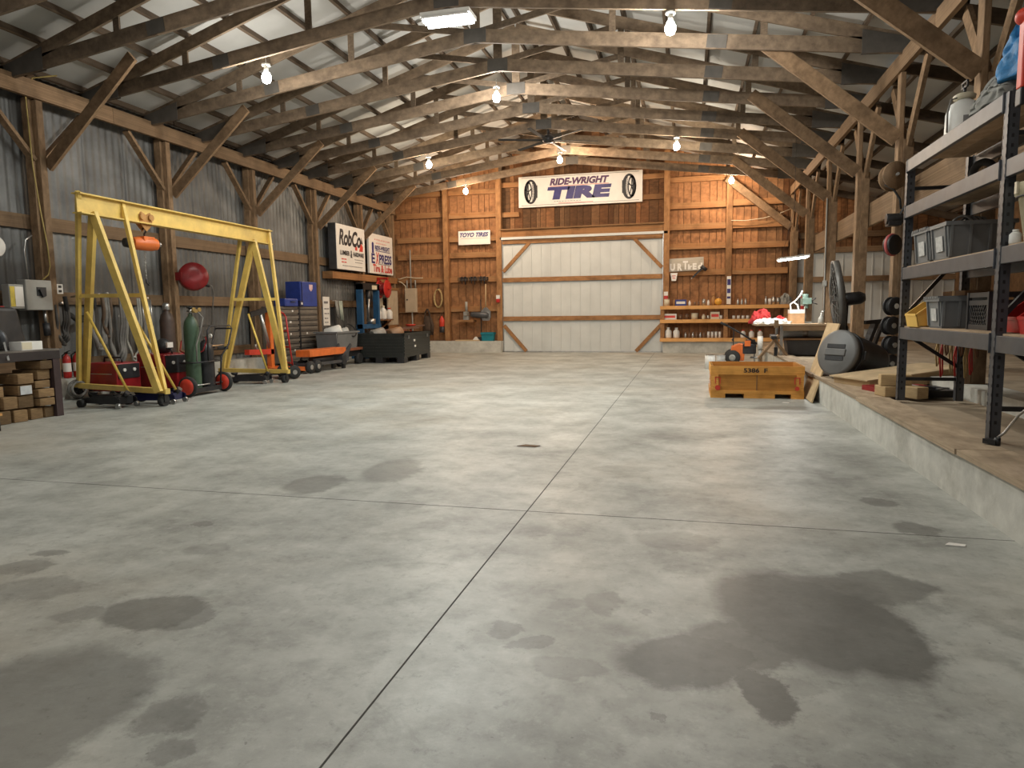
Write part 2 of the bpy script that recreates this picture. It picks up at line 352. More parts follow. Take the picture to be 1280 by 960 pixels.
# left wall: ribbed galvanised sheets with girts
wl = MB()
y = YF
while y < YB:
    t = random.random(); n = 48; off = random.uniform(-.004, .004)
    row = [(XL - .006 + off + .009 * math.sin(2 * PI * i / 8), y + .80 * i / n) for i in range(n + 1)]
    b0 = wl.add([(a, b, z) for z in (.28, 4.9) for a, b in row] + [(a - .012, b, z) for z in (.28, 4.9) for a, b in row])
    for i in range(n):
        wl.face((b0 + i, b0 + i + 1, b0 + n + 2 + i, b0 + n + 1 + i), None, t, 0, True)
        c0 = b0 + 2 * (n + 1); wl.face((c0 + i + 1, c0 + i, c0 + n + 1 + i, c0 + n + 2 + i), None, t, 0, True)
    y += .806
wall_left = st('wall_left', wl, galv)
for z0, z1 in ((.42, .58), (1.39, 1.57), (2.45, 2.65), (3.42, 3.58)):
    if z0 > 3: continue
    mb = MB()
    y = YF
    while y < 20: mb.bb((XL + .012, y, z0), (XL + .055, min(y + 4.9, 20.0) - .01, z1)); y += 4.9
    st('girt', mb, w_post, wall_left)
mb = MB(); mb.bb((XL + .012, 15.95, 2.12), (XL + .3, 20.0, 2.30)); st('girt', mb, w_gird, wall_left)

# back wall: vertical boards with gaps, girts and posts
wb = MB()
def boards(x0, x1, zb, ztf, mbx, ymid=YB + .015):
    x = x0
    while x < x1 - .01:
        w = min(random.uniform(.12, .26), x1 - x)
        zt = min(ztf(x), ztf(x + w)); t = random.random()
        mbx.bb((x + .006, ymid - .012 - random.random() * .012, zb), (x + w - .006, ymid + .013, zt), 0, t); x += w
roofz = lambda x: zchord(x) + .30
boards(XL, -5.44, .30, roofz, wb); boards(-.70, XR, .30, roofz, wb)
boards(-5.44, -.70, 3.5, roofz, wb)
wall_back = st('wall_back', wb, w_back)
mb = MB(); mb.bb((XL - .1, YB + .035, 0), (XO, YB + .06, 3.3)); mb.bb((XL - .1, YB + .035, 3.2), (XO, YB + .06, 4.5))
mb.prism([(XL - .1, 4.5), (XO, 4.5), (XR, roofz(XR)), (RX, roofz(RX)), (XL - .1, roofz(XL))], (0, YB + .06, 0), (1, 0, 0), (0, 0, 1), .025)
st('backing', mb, w_under, wall_back)
bays = [(-8.80, -7.26), (-7.09, -5.58), (-.55, .96), (1.13, 2.58)]
for i, (a, b) in enumerate(bays):
    for zt in ((1.40, 2.28, 3.01, 3.52, 4.22) if i < 2 else (2.30, 3.02, 3.55, 4.15)):
        mb = MB(); dz = random.uniform(-.03, .03)
        mb.bb((a, 19.99, zt - .16 + dz), (b, YB, zt + dz)); st('girt', mb, w_gird, wall_back)
    if i < 3:
        mb = MB(); mb.bb((a, 19.99, 4.72), (b, YB, 4.86)); st('girt', mb, w_gird, wall_back)
mb = MB(); mb.bb((-5.42, 19.99, 4.86), (-.72, YB, 5.0)); st('girt', mb, w_gird, wall_back)
mb = MB(); mb.bb((-5.42, 19.99, 4.0), (-4.9, YB, 4.14)); mb.bb((-1.3, 19.99, 4.3), (-.72, YB, 4.44)); st('girt', mb, w_gird, wall_back)

# big sliding door of white sheet with timber framing
dr = MB(); x = -5.40; x1 = -.73
while x < x1 - .02:
    w = min(.29, x1 - x); dr.bb((x, 19.96, .02), (x + w, 19.985, 3.30)); dr.bb((x - .012, 19.945, .02), (x + .012, 19.965, 3.30)); x += w
door = st('door_1', dr, whitem)
def dboard(p, q, w, h, up=(0, -1, 0), m=w_gird):
    b = MB(); b.bar(p, q, h, w, up=(0, 1, 0)); st('frame_board', b, m, door)
for z, m in ((3.27, w_gird), (2.15, w_gird), (1.00, w_gird)):
    dboard((-5.40, 19.92, z), (-.73, 19.92, z), .05, .13, m=m)
for a, b in (((-5.38, 2.40), (-4.58, 3.22)), ((-1.52, 3.22), (-.75, 2.40)), ((-5.38, .80), (-4.70, .03)), ((-1.46, .03), (-.75, .80))):
    dboard((a[0], 19.925, a[1]), (b[0], 19.925, b[1]), .05, .10)
b = MB(); b.bb((-5.42, 19.93, .0), (-5.39, 19.99, 3.34)); b.bb((-5.42, 19.93, 0), (-.71, 19.99, .03)); b.bb((-.74, 19.93, 0), (-.71, 19.99, 3.34)); st('door_edge', b, steel, door)
b = MB(); b.bb((-5.46, 19.86, 3.33), (-.60, 20.1, 3.40)); st('door_track', b, whitem, door)
mb = MB(); mb.bb((-5.44, 19.88, 3.40), (-.70, YB, 3.60)); mb.bb((-5.44, 19.80, 3.60), (-.70, YB, 3.64)); st('trim_6', mb, w_gird)

# outer part of the back wall beyond the right posts: white sheet below, boards above
mb = MB(); x = XR + .05
while x < XO:
    mb.bb((x, 20.0, .28), (x + .24, 20.03, 2.75)); mb.bb((x - .012, 19.985, .28), (x + .012, 20.01, 2.75)); x += .24
wo = st('wall_back_side', mb, whitem)
for z in (2.74, 1.97, .72, .36):
    mb = MB(); mb.bb((XR + .05, 19.9, z - .08), (XO, 20.0, z + .06)); st('girt', mb, w_post, wo)
mb = MB(); boards(XR + .05, XO, 2.75, lambda x: 4.75 - .27 * (x - XR), mb); st('upper_boards', mb, w_back, wo)
mb = MB(); mb.bb((XR + .05, 19.95, 3.05), (XO, 20.08, 3.2)); st('girt', mb, w_post, wo)
# outer right wall
mb = MB(); y = YF
while y < YB: mb.bb((XO, y, .9), (XO + .03, y + .235, 3.9)); y += .24
wr = st('wall_right', mb, w_under)
mb = MB(); mb.bb((XO - .12, YF, .1), (XO + .1, YB, 1.0)); st('concrete_base', mb, conc, wr)
# front end with its wide open doorway behind the camera
mb = MB(); mb.bb((XL, YF - .05, 0), (-7.6, YF, 4.9)); mb.bb((1.2, YF - .05, 0), (XO, YF, 4.3))
mb.prism([(XL, 3.9), (XR + 1, 3.9), (XR, roofz(XR)), (RX, roofz(RX)), (XL, roofz(XL))], (0, YF, 0), (1, 0, 0), (0, 0, 1), .05)
st('wall_front', mb, w_back)

# roof sheets and purlins
rf = MB()
def slab(x0, z0, x1, z1, m=0, ya=YF - .3, yb=YB + .3):
    b = rf.add([(x0, ya, z0), (x1, ya, z1), (x1, yb, z1), (x0, yb, z0), (x0, ya, z0 + .03), (x1, ya, z1 + .03), (x1, yb, z1 + .03), (x0, yb, z0 + .03)])
    for q in ((3, 2, 1, 0), (4, 5, 6, 7), (0, 1, 5, 4), (1, 2, 6, 5), (2, 3, 7, 6), (3, 0, 4, 7)): rf.face([b + i for i in q])
slab(XL - .5, zchord(XL - .5) + .27, RX, RZ + .27); slab(RX, RZ + .27, XR + .1, zchord(XR + .1) + .27)
slab(XR + .05, zchord(XR) + .16, XO + .3, zchord(XR) + .16 - .27 * (XO + .25 - XR))
ceiling = st('ceiling', rf, roofm)
def purlin(x, z, sl):
    p = MB(); a = math.atan(sl)
    y = YF
    while y < YB: p.box((x, y + 2.45, z), (.045, 4.88, .09), ry=-a); y += 4.9
    st('purlin', p, w_purl, ceiling)
x = .12
while x < 6.4:
    purlin(RX - x, zchord(RX - x) + .222, .30)
    if RX + x < XR: purlin(RX + x, zchord(RX + x) + .222, -.30)
    x += .64
for k in range(7): purlin(XR + .35 + k * .55, zchord(XR) + .11 - .27 * (.35 + k * .55), -.27)

# ------------------------------------------------------------------ roof trusses
ORD = ['first', 'second', 'third', 'fourth', 'fifth', 'sixth', 'seventh', 'eighth', 'ninth', 'tenth', 'eleventh', 'twelfth', 'thirteenth', 'fourteenth']
def zbot(x): return 5.125 - (.128 if x < RX else .130) * abs(x - RX)    # underside of the bottom chord
def make_truss(y, label):
    t = thing('roof_truss', label, 'roof truss', (RX, y, 4.4), 0, 'timber roof trusses')
    off = (RX, y, 4.4); ch = .19
    for s, xe in ((-1, -9.05), (1, 2.9)):
        b = MB(off); xm = RX + s * 3.4
        b.bar((RX, y, zbot(RX) + ch / 2), (xm, y, zbot(xm) + ch / 2), .04, ch); b.bar((xm, y, zbot(xm) + ch / 2), (xe, y, zbot(xe) + ch / 2), .04, ch)
        b.build('bottom_chord', w_truss, t)
        b = MB(off); b.bar((RX, y, RZ + .085), (xm, y, zchord(xm) + .085), .04, .17); b.bar((xm, y, zchord(xm) + .085), (xe, y, zchord(xe) + .085), .04, .17); b.build('top_chord', w_truss, t)
        for xa, xb in ((2.0, 2.0), (4.0, 4.0)):
            b = MB(off); X = RX + s * xa; b.bar((X, y, zbot(X) + .1), (RX + s * xb, y, zchord(X) + .05), .03, .09, up=(1, 0, 0)); b.build('web', w_truss, t)
        b = MB(off); b.bar((RX + s * .08, y, zbot(RX) + .15), (RX + s * 2.0, y, zchord(RX + s * 2) + .05), .026, .09); b.build('web', w_truss, t)
        b = MB(off)
        for sy in (-.026, .026):
            X = RX + s * 3.4; b.obox((X, y + sy, zbot(X) + ch / 2), (s, 0, -.13), (0, 1, 0), (.13 * s, 0, 1), .26, .006, .17)
        b.build('splice_plate', plateg, t)
        b = MB(off)
        for sy in (-.026, .026):
            xh = RX + s * 5.55
            b.prism([(xh - .36 * s, zbot(xh) + .03), (xh + .3 * s, zbot(xh + .3 * s) + .03), (xh + .3 * s, zchord(xh + .3 * s) + .14), (xh - .36 * s, zchord(xh - .36 * s) + .12)][::s], (0, y + sy + .003, 0), (1, 0, 0), (0, 0, 1), .006)
        b.build('heel_plate', plateg, t)
    b = MB(off); b.bar((RX, y, zbot(RX) + .05), (RX, y, RZ + .1), .034, .14, up=(1, 0, 0)); b.build('king_post', w_truss, t)
    b = MB(off)
    for sy in (-.026, .026): b.box((RX, y + sy, zbot(RX) + .09), (.34, .006, .2))
    b.build('ridge_plate', plateg, t)
    return t
for k in range(12):
    make_truss(18.63 - 1.229 * k, ORD[k] + ' timber roof truss counted from the back plank wall')

# ------------------------------------------------------------------ left posts, plate beam and braces
PL = [7.95, 10.40, 12.85, 15.30, 17.75, 19.85]
lname = ['rough timber post beside the grey switch box on metal wall', 'timber post behind the red hose reel on metal wall', 'timber post behind the far leg of yellow gantry',
         'timber post between tool chest and script lettered sign', 'timber post between the two large signs on metal wall', 'corner timber post where metal wall meets plank wall']
for y, lb in zip(PL, lname):
    t = thing('wall_post', lb, 'wooden post', (-8.93, y, .3), 0, 'posts along the metal wall'); off = (-8.93, y, .3)
    b = MB(off); b.bb((-9.06, y - .09, .3), (-8.93, y + .09, 4.25)); b.bb((-8.93, y - .045, .3 if y > 9 else .75), (-8.85, y + .06, 4.22)); b.bb((-9.06, y - .06, 4.25), (-8.95, y + .06, 4.95)); b.build('post', w_post, t, bevel=.006)
    for s in (-1, 1):
        if y > 19 and s > 0: continue
        b = MB(off); b.bar((-8.95, y + s * .06, 3.40), (-8.95, y + s * .80, 4.22), .05, .11, up=(1, 0, 0)); b.build('brace', w_post, t)
    if y < 19:
        b = MB(off); b.bar((-8.86, y + .085, 3.33), (-7.30, y + .085, 4.68), .05, .16, up=(0, 0, 1)); b.build('truss_brace', w_post, t)
b = MB((-8.85, 8, 4.22)); b.bb((-8.86, YF, 4.22), (-8.80, 9.2, 4.46)); b.bb((-8.86, 9.205, 4.22), (-8.80, 19.9, 4.46))
tag(b.build('plate_beam', w_post, None, (-8.85, 8, 4.22)), 'long timber plate beam resting along tops of the metal wall posts', 'timber beam')

# right row of posts with braces, plate beam and loft beam
PR = [7.60, 10.20, 12.42, 14.90, 17.40, 19.85]
rname = ['tall timber post behind the steel shelving, nearest of its row', 'timber post carrying the wooden cable spool and black rollers', 'timber post behind the pedestal fan',
         'timber post with a grey conduit between fan and work lamp', 'timber post carrying the small red fire extinguisher', 'timber post at the right end of plank wall']
for y, lb in zip(PR, rname):
    t = thing('aisle_post', lb, 'wooden post', (XR, y, .43), 0, 'posts along the ledge'); off = (XR, y, .43)
    b = MB(off); b.bb((XR - .09, y - .08, .42), (XR - .03, y + .08, 4.2)); b.bb((XR - .03, y - .095, .42), (XR + .09, y + .095, 3.35)); b.build('post', w_post, t, bevel=.006)
    for s in (-1, 1):
        if y > 19 and s > 0: continue
        b = MB(off); b.bar((XR + .03, y + s * .06, 3.30), (XR + .03, y + s * .72, 4.2), .14, .05, up=(1, 0, 0)); b.build('brace', w_post, t)
    b = MB(off)
    b.bar((XR - .10, y - .06, 3.36), (XR - 1.75, y - .06, 4.72), .05, .19); b.build('truss_brace', w_post, t)
b = MB((XR, 8, 4.2)); b.bb((XR - .12, YF, 4.20), (XR - .06, 8.8, 4.42)); b.bb((XR - .12, 8.805, 4.20), (XR - .06, 19.9, 4.42))
tag(b.build('plate_beam', w_post, None, (XR, 8, 4.2)), 'long timber plate beam along the tops of the ledge posts', 'timber beam')
b = MB((2.87, 8, 2.5)); b.bb((2.80, 5.0, 2.50), (2.86, 18.0, 2.86)); 
tag(b.build('loft_beam', w_post, None, (2.87, 8, 2.5)), 'wide timber board fixed along the outer side of ledge posts', 'timber beam')
# lean-to rafters
for k in range(9):
    y = 19.6 - 1.8 * k
    b = MB(); b.bar((XR, y, zchord(XR) - .02), (XO, y, zchord(XR) - .02 - .27 * (XO - XR)), .045, .16); st('rafter', b, w_purl, ceiling)
# back posts
for x, lb in ((-7.17, 'timber post left of the white tire brand sign'), (-5.50, 'timber post at the left jamb of the white sheet door'), (-.63, 'timber post at the right jamb of the white sheet door'), (1.04, 'timber post with the tall narrow blue and white strip')):
    b = MB((x, 19.92, .34)); zt = zchord(x) + .16
    b.bb((x - .08, 19.86, .34), (x + .08, 20.03, zt))
    tag(b.build('wall_post', w_gird, None, (x, 19.92, .34), .006), lb, 'wooden post', 'posts of the plank wall')

# ------------------------------------------------------------------ signs
def sign_frame(pos, face):
    """local -> world axes for flat lettering: face 'E' looks to +x, 'S' looks to -y"""
    return (V((0, 1, 0)), V((0, 0, 1)), V((1, 0, 0))) if face == 'E' else (V((1, 0, 0)), V((0, 0, 1)), V((0, -1, 0)))
def flat(mb, poly, c, ax, ay, d, mi=0): mb.prism(poly, c, ax, ay, d, mi)
def rect(w, h, x=0, y=0): return [(x - w / 2, y - h / 2), (x + w / 2, y - h / 2), (x + w / 2, y + h / 2), (x - w / 2, y + h / 2)]
def ell(rx, ry, x=0, y=0, n=28, a0=0, a1=2 * PI): return [(x + rx * math.cos(a0 + (a1 - a0) * i / n), y + ry * math.sin(a0 + (a1 - a0) * i / n)) for i in range(n)]
def part_flat(name, mat, t, polys, c, ax, ay, d=.003):
    b = MB()
    for p in polys: b.prism(p, c, ax, ay, d)
    return b.build(name, mat, t)
def ring_polys(rx, ry, rx2, ry2, x, y, n=28, dx2=0):
    return [[(x + rx * math.cos(a), y + ry * math.sin(a)), (x + rx * math.cos(a2), y + ry * math.sin(a2)), (x + dx2 + rx2 * math.cos(a2), y + ry2 * math.sin(a2)), (x + dx2 + rx2 * math.cos(a), y + ry2 * math.sin(a))] for a, a2 in ((2 * PI * i / n, 2 * PI * (i + 1) / n) for i in range(n))]
def words(t, name, mat, items, c, ax, ay, d=.005):
    """lettering: items of (text, w, h, x, y, bold, shear)"""
    b = MB(); c, ax, ay = V(c), V(ax), V(ay)
    for it in items:
        tx, w, h, x, y = it[:5]; bo = it[5] if len(it) > 5 else 0; sh = it[6] if len(it) > 6 else 0
        if tx[0] in '=-':          # too small to read in the photograph: word-long strokes
            rw = random.Random(len(tx) * 31 + int(w * 100)); q = -w / 2
            while q < w / 2 - .02:
                L = min(rw.uniform(.3, .8) * h * 2.2 + .03, w / 2 - q)
                b.prism(rect(L, h * .55, x + q + L / 2, y), c, ax, ay, d); q += L + h * .5 + .008
            continue
        lettering(b, tx, w, h, c + ax * x + ay * y, ax, ay, depth=d, bold=bo, shear=sh)
    return b.build(name, mat, t)

# big tire shop sign over the door (3.56 x .87)
t = thing('shop_sign', 'long white tire shop sign with two tires above the sliding door', 'sign', (-3.095, 19.96, 4.68))
AX, AY = V((1, 0, 0)), V((0, 0, 1)); Z0 = V((0, 0, 0))
b = MB(); b.bb((-1.79, -.04, -.44), (1.79, .03, .44)); b.build('board', paper, t, bevel=.01)
C = V((0, -.042, 0)); UX, UY = V((1, 0, 0)), V((0, 0, 1))
words(t, 'lettering', M('maroon navy ink', (.09, .03, .10)), [('RIDE-WRIGHT', 1.72, .20, .0, .245, .05, .25)], C, UX, UY)
words(t, 'lettering', navyink, [('TIRE', 1.86, .36, .0, -.075, .07, .12)], C, UX, UY)
words(t, 'lettering', greyink, [('- - - - -  - - - -', .82, .025, -.32, -.31, .03, 0)], C, UX, UY)
part_flat('border_line', redink, t, [rect(1.7, .012, 0, .125), rect(1.0, .012, -.1, -.36)], C, UX, UY, .004)
part_flat('border_line', greyink, t, [rect(3.4, .012, 0, .40), rect(3.4, .012, 0, -.385)], C, UX, UY, .004)
for s in (-1, 1):
    x0 = s * 1.42
    b = MB()
    for p in ring_polys(.20, .35, .10, .29, x0, 0): b.prism(p[::-1], C + V((0, -.002, 0)), UX, UY, .003)
    for i in range(5):
        for jx in (-1, 1):
            for k in range(-6, 7):
                hw = .05
                b.prism(rect(.022, .026, x0 - s * (.05 + i * .034) , k * .046 * (1 - .10 * i)), C, UX, UY, .004) if jx > 0 else None
    for p in ring_polys(.115, .30, .085, .235, x0 + s * .075, 0): b.prism(p, C, UX, UY, .005)
    for k in range(5):
        a = PI / 2 + k * 2 * PI / 5; cx = x0 + s * .075
        b.prism([(cx + .014, 0), (cx + .085 * math.cos(a + .12), .24 * math.sin(a + .12)), (cx + .085 * math.cos(a - .12), .24 * math.sin(a - .12)), (cx - .014, 0)], C, UX, UY, .005)
    b.build('tire_drawing', ink, t)
t = thing('brand_sign', 'small white tire brand sign in blue italics on plank wall', 'sign', (-6.28, 19.95, 3.44))
b = MB(); b.bb((-.5, -.015, -.205), (.5, .04, .205)); b.build('board', paper, t)
words(t, 'lettering', navyink, [('TOYO TIRES', .90, .13, 0, .085, .04, .3)], V((0, -.017, 0)), UX, UY)
part_flat('border_line', pinkink, t, [rect(.86, .012, 0, -.02)], V((0, -.017, 0)), UX, UY, .003)
# deep box sign on the left wall (faces +x)
EX, EY = V((0, 1, 0)), V((0, 0, 1))
t = thing('lumber_sign', 'square white lumber and hardware box sign with black script', 'sign', (-8.84, 16.80, 2.92))
b = MB(); b.bb((-.11, -.80, -.57), (.11, .80, .60)); b.build('box', darkgrey, t, bevel=.008)
b = MB(); b.bb((.11, -.79, -.56), (.118, .79, .59)); b.build('face', paper, t)
C = V((.119, 0, 0))
words(t, 'lettering', ink, [('RobCo', 1.22, .42, -.05, .27, .035, .25), ('LUMBER', .52, .12, -.36, -.13, .03), ('&', .10, .2, -.01, -.14, .03), ('HARDWARE', .62, .12, .40, -.13, .03)], C, EX, EY)
words(t, 'lettering', greyink, [('= = = =  = = = = = = =', 1.1, .035, .05, -.46, .02), ('= = = = =', .5, .03, .42, -.27, .02), ('= = = =', .45, .03, .42, -.34, .02)], C, EX, EY)
words(t, 'lettering', redink, [('= = =', .3, .05, -.4, -.29, .03), ('= = =', .3, .05, -.4, -.37, .03)], C, EX, EY)
part_flat('emblem', redink, t, [[(.45, -.03), (.66, -.03), (.68, .10), (.6, .18), (.52, .17), (.5, .08)], rect(.12, .1, .28, .03)], C, EX, EY)
part_flat('emblem', ink, t, [[(.56, .18), (.68, .18), (.64, .27), (.60, .36), (.58, .26)]], C, EX, EY)
t = thing('express_sign', 'white tire and lube sign with blue and red lettering', 'sign', (-8.84, 18.86, 2.92))
b = MB(); b.bb((-.05, -.80, -.56), (.02, .80, .58)); b.build('board', paper, t, bevel=.008)
C = V((.021, 0, 0))
words(t, 'lettering', pinkink, [('= = = = = = =', 1.1, .07, .1, .42, .02), ('= = = =', .7, .06, .0, .32, .02)], C, EX, EY)
words(t, 'lettering', navyink, [('RIDE-WRIGHT', 1.0, .13, .08, .19, .03), ('E', .22, .28, -.56, -.13, .03), ('PRESS', .85, .27, .26, -.12, .03)], C, EX, EY)
words(t, 'lettering', redink, [('X', .24, .34, -.29, -.11, .03, .2), ('Tire & Lube', 1.3, .22, .06, -.40, .03)], C, EX, EY)
part_flat('underline', navyink, t, [rect(1.0, .018, .1, .10)], C, EX, EY)
part_flat('emblem', navyink, t, [[(-.62, .02), (-.5, .02), (-.5, .3), (-.56, .34), (-.62, .3)]], C, EX, EY)
part_flat('underline', greyink, t, [rect(.8, .018, .2, -.275)], C, EX, EY)
words(t, 'lettering', greyink, [('= = = =', .5, .025, .1, -.525, .02)], C, EX, EY)
# painted scrap board on the right of the door
t = thing('scrap_board_sign', 'weathered grey board with white hand painted letters', 'sign', (-.09, 19.95, 2.46))
b = MB(); b.box((0, .01, 0), (.95, .04, .36), ry=-.035); b.build('board', WOOD('weathered board', (.33, .30, .25), (.52, .48, .41), tone=.1), t)
words(t, 'lettering', paper, [('U', .14, .2, -.37, -.07, .06), ('R', .13, .2, -.17, -.07, .05), ('T', .14, .24, -.02, -.02, .05), ('i', .05, .15, .07, -.07, .05), ('r', .07, .1, .13, -.09, .05), ('E', .11, .18, .23, -.06, .06), ('d', .12, .19, .38, -.06, .06)], V((0, -.012, 0)), UX, UY)
# narrow poster, small cup-shaped notice, strip of stickers
t = thing('paper_notice', 'tall narrow white printed notice beside the tool chest', 'poster', (-8.86, 15.62, 1.28))
b = MB(); b.bb((-.01, -.16, -.36), (.004, .16, .36)); b.build('sheet', paper, t)
words(t, 'print', greyink, [('= = =', .24, .10, 0, .22, .03), ('= = =', .22, .05, 0, .06, .03), ('= = =', .22, .05, 0, -.06, .03), ('= =', .16, .05, -.02, -.18, .03), ('= = =', .2, .04, 0, -.28, .02)], V((.005, 0, 0)), EX, EY)
t = thing('cup_notice', 'small white cup shaped notice under the painted scrap board', 'poster', (-.42, 19.96, 2.12))
b = MB(); b.prism([(-.06, -.11), (.06, -.11), (.1, .11), (-.1, .11)], (0, 0, 0), UX, UY, .01); b.build('card', paper, t)
part_flat('print', redink, t, [rect(.1, .02, 0, .03), rect(.08, .02, 0, -.03)], V((0, -.011, 0)), UX, UY, .002)
t = thing('sticker_strip', 'tall strip of blue and white stickers on post between shelves', 'stickers', (1.06, 19.855, 1.72))
b = MB()
b.bb((-.055, -.004, -.38), (.055, .002, .38)); b.build('strip', white, t)
for q in (rect(.09, .16, 0, .22), rect(.09, .12, 0, -.02), rect(.09, .06, 0, -.2)): part_flat('sticker', navyink, t, [q], V((0, -.005, 0)), UX, UY, .002)

# ------------------------------------------------------------------ yellow gantry
gl = thing('gantry_crane', 'tall yellow steel A-frame gantry on casters by the metal wall', 'gantry', (-7.6, 9.1, 0)); off = (-7.6, 9.1, 0)
b = MB(off); A0, A1 = V((-7.44, 7.10, 2.62)), V((-7.56, 11.36, 2.62)); dd = (A1 - A0).normalized(); sx = V((0, 0, 1)).cross(dd)
b.obox((A0 + A1) / 2, sx, V((0, 0, 1)), dd, .012, .24, (A1 - A0).length)
for z in (-.12, .12): b.obox((A0 + A1) / 2 + V((0, 0, z)), sx, V((0, 0, 1)), dd, .14, .016, (A1 - A0).length)
b.build('beam', yel, gl)
def legs(ap, right, left, tl, tr, r2, l2, zm):
    ap = V(ap)
    for q in (right, left):
        b = MB(off); b.bar(ap + V((0, 0, -.03)), q, .10, .055, up=(0, 1, 0)); b.build('leg', yel, gl)
    for p, q in ((tr, r2), (tl, l2)):
        b = MB(off); b.bar(p, q, .05, .05, up=(0, 1, 0)); b.build('leg', yel, gl)
    b = MB(off); b.bar(V(r2) + (V(r2) - V(l2)).normalized() * .06, V(l2) + (V(l2) - V(r2)).normalized() * .08, .07, .07); b.build('base_rail', yel, gl)
    f = (zm - .2) / 2.5
    a, c = V(r2).lerp(V(tr), f), V(l2).lerp(V(tl), f)
    b = MB(off); b.bar(a, c, .035, .05); b.build('cross_brace', yel, gl)
    for q in (r2, l2):
        q = V(q); g = MB(off)
        for s in (-1, 1): g.bb((q.x - .03 + s * .04, q.y - .035, .06), (q.x - .03 + s * .05, q.y + .035, .17))
        g.box((q.x - .03, q.y, .17), (.12, .1, .012)); fk = g.build('caster', blackm, gl)
        g = MB(off); g.cyl((q.x - .065, q.y, .075), (q.x + .005, q.y, .075), .075, n=18); g.build('caster_wheel', rubber, fk)
legs((-7.43, 7.33, 2.56), (-6.76, 7.50, .2), (-8.62, 8.14, .2), (-7.42, 7.12, 2.76), (-7.47, 7.85, 2.76), (-6.74, 7.59, .2), (-8.64, 8.05, .2), 1.45)
legs((-7.53, 10.82, 2.56), (-7.02, 10.84, .2), (-8.28, 10.86, .2), (-7.60, 10.62, 2.76), (-7.55, 11.33, 2.76), (-6.86, 10.62, .2), (-8.27, 10.78, .2), 1.45)
b = MB(off)
for s in (-1, 1):
    c = V((-7.50 + s * .035, 8.25, 2.56))
    b.prism([(-.13, .05), (-.10, -.08), (0, -.17), (.10, -.08), (.13, .05), (.08, .10), (0, .06), (-.08, .10)], c, (0, 1, 0), (0, 0, 1), .012)
    for k in (-.08, .08): b.cyl(c + V((s * .012, k, .03)), c + V((s * .04, k, .03)), .045, n=14)
b.build('trolley', M('rusty yellow', (.42, .22, .07), .6, .2, .3, 9), gl)
# electric hoist hung from the trolley
t = thing('electric_hoist', 'orange electric chain hoist hanging under the gantry beam', 'hoist', (-7.50, 8.25, 2.22))
b = MB(); b.lathe([(.03, -.19), (.085, -.17), (.095, -.05), (.095, .1), (.08, .17), (.03, .19)], (0, 0, 0), (.35, 1, 0), 18); b.box((0, .02, .05), (.14, .2, .1)); b.build('motor_housing', orange, t, bevel=.006)
b = MB(); b.cyl((-.07, -.19, 0), (-.1, -.27, 0), .075, .06, 14); b.build('gear_cover', blackp, t)
b = MB(); b.cyl((.08, .17, 0), (.09, .195, 0), .035, n=12); b.build('end_cap', steel, t)
b = MB(); b.tube([(0, 0, .09), (0, 0, .14), (.03, 0, .17), (.03, 0, .20), (0, 0, .225), (-.03, 0, .20)], .012, 8); b.build('top_hook', blackm, t)
b = MB()
for k in range(18): b.ring((.02, -.04, -.11 - k * .022), .012, .004, (1, 0, 0) if k % 2 else (0, 1, 0), 8, 5)
b.build('chain', steel, t)
b = MB(); b.tube([(.02, -.04, -.50), (.02, -.04, -.55), (.02, -.0, -.58), (.02, .02, -.55)], .012, 8); b.build('hook', blackm, t)

# floor jacks with their handle rods
def floor_jack(name, label, loc, rz, m, hp, hq):
    t = thing(name, label, 'floor jack', loc, rz)
    b = MB()
    for s in (-1, 1):
        b.prism([(-.33, .05), (.36, .05), (.36, .11), (.1, .15), (-.2, .17), (-.33, .12)], (-.0, s * .13 - .006, 0), (1, 0, 0), (0, 0, 1), .012)
    b.box((-.2, 0, .1), (.2, .22, .1)); b.build('chassis', m, t, bevel=.004)
    b = MB(); b.bar((-.15, 0, .15), (.26, 0, .13), .09, .05, up=(0, 0, 1)); b.build('lift_arm', m, t)
    b = MB(); b.lathe([(.03, 0), (.055, .02), (.06, .045), (.045, .045)], (.28, 0, .15), n=14); b.build('saddle', blackm, t)
    for x, s in ((.33, 1), (.33, -1)):
        b = MB(); b.cyl((x, s * .115, .05), (x, s * .185, .05), .05, n=16); b.build('wheel', rubber, t)
    for s in (-1, 1):
        b = MB(); b.cyl((-.32, s * .12, .035), (-.32, s * .16, .035), .035, n=14); b.build('wheel', steel, t)
    b = MB(); b.cyl((-.26, 0, .14), (-.34, 0, .2), .035, n=12); b.build('handle_socket', blackm, t)
    Rm = Matrix.Rotation(-rz, 3, 'Z')
    b = MB(); b.cyl(Rm @ (V(hp) - V(loc)), Rm @ (V(hq) - V(loc)), .017, n=10); b.build('handle', M('jack handle yellow', (.72, .50, .10), .45, 0, .15, 8), t)
    return t
floor_jack('floor_jack', 'black floor jack lying across the near gantry rail', (-7.48, 7.42, 0), PI - .1, blackm, (-7.18, 7.44, .19), (-7.62, 7.30, 1.26))
floor_jack('floor_jack', 'dark blue floor jack beside the black one under gantry', (-7.10, 7.85, 0), PI + .15, navy, (-6.80, 7.86, .19), (-7.18, 7.62, 1.18))
floor_jack('floor_jack', 'black floor jack at the far gantry rail with upright pole', (-7.45, 10.42, 0), PI + .2, blackm, (-7.13, 10.48, .19), (-7.38, 10.36, 1.22))

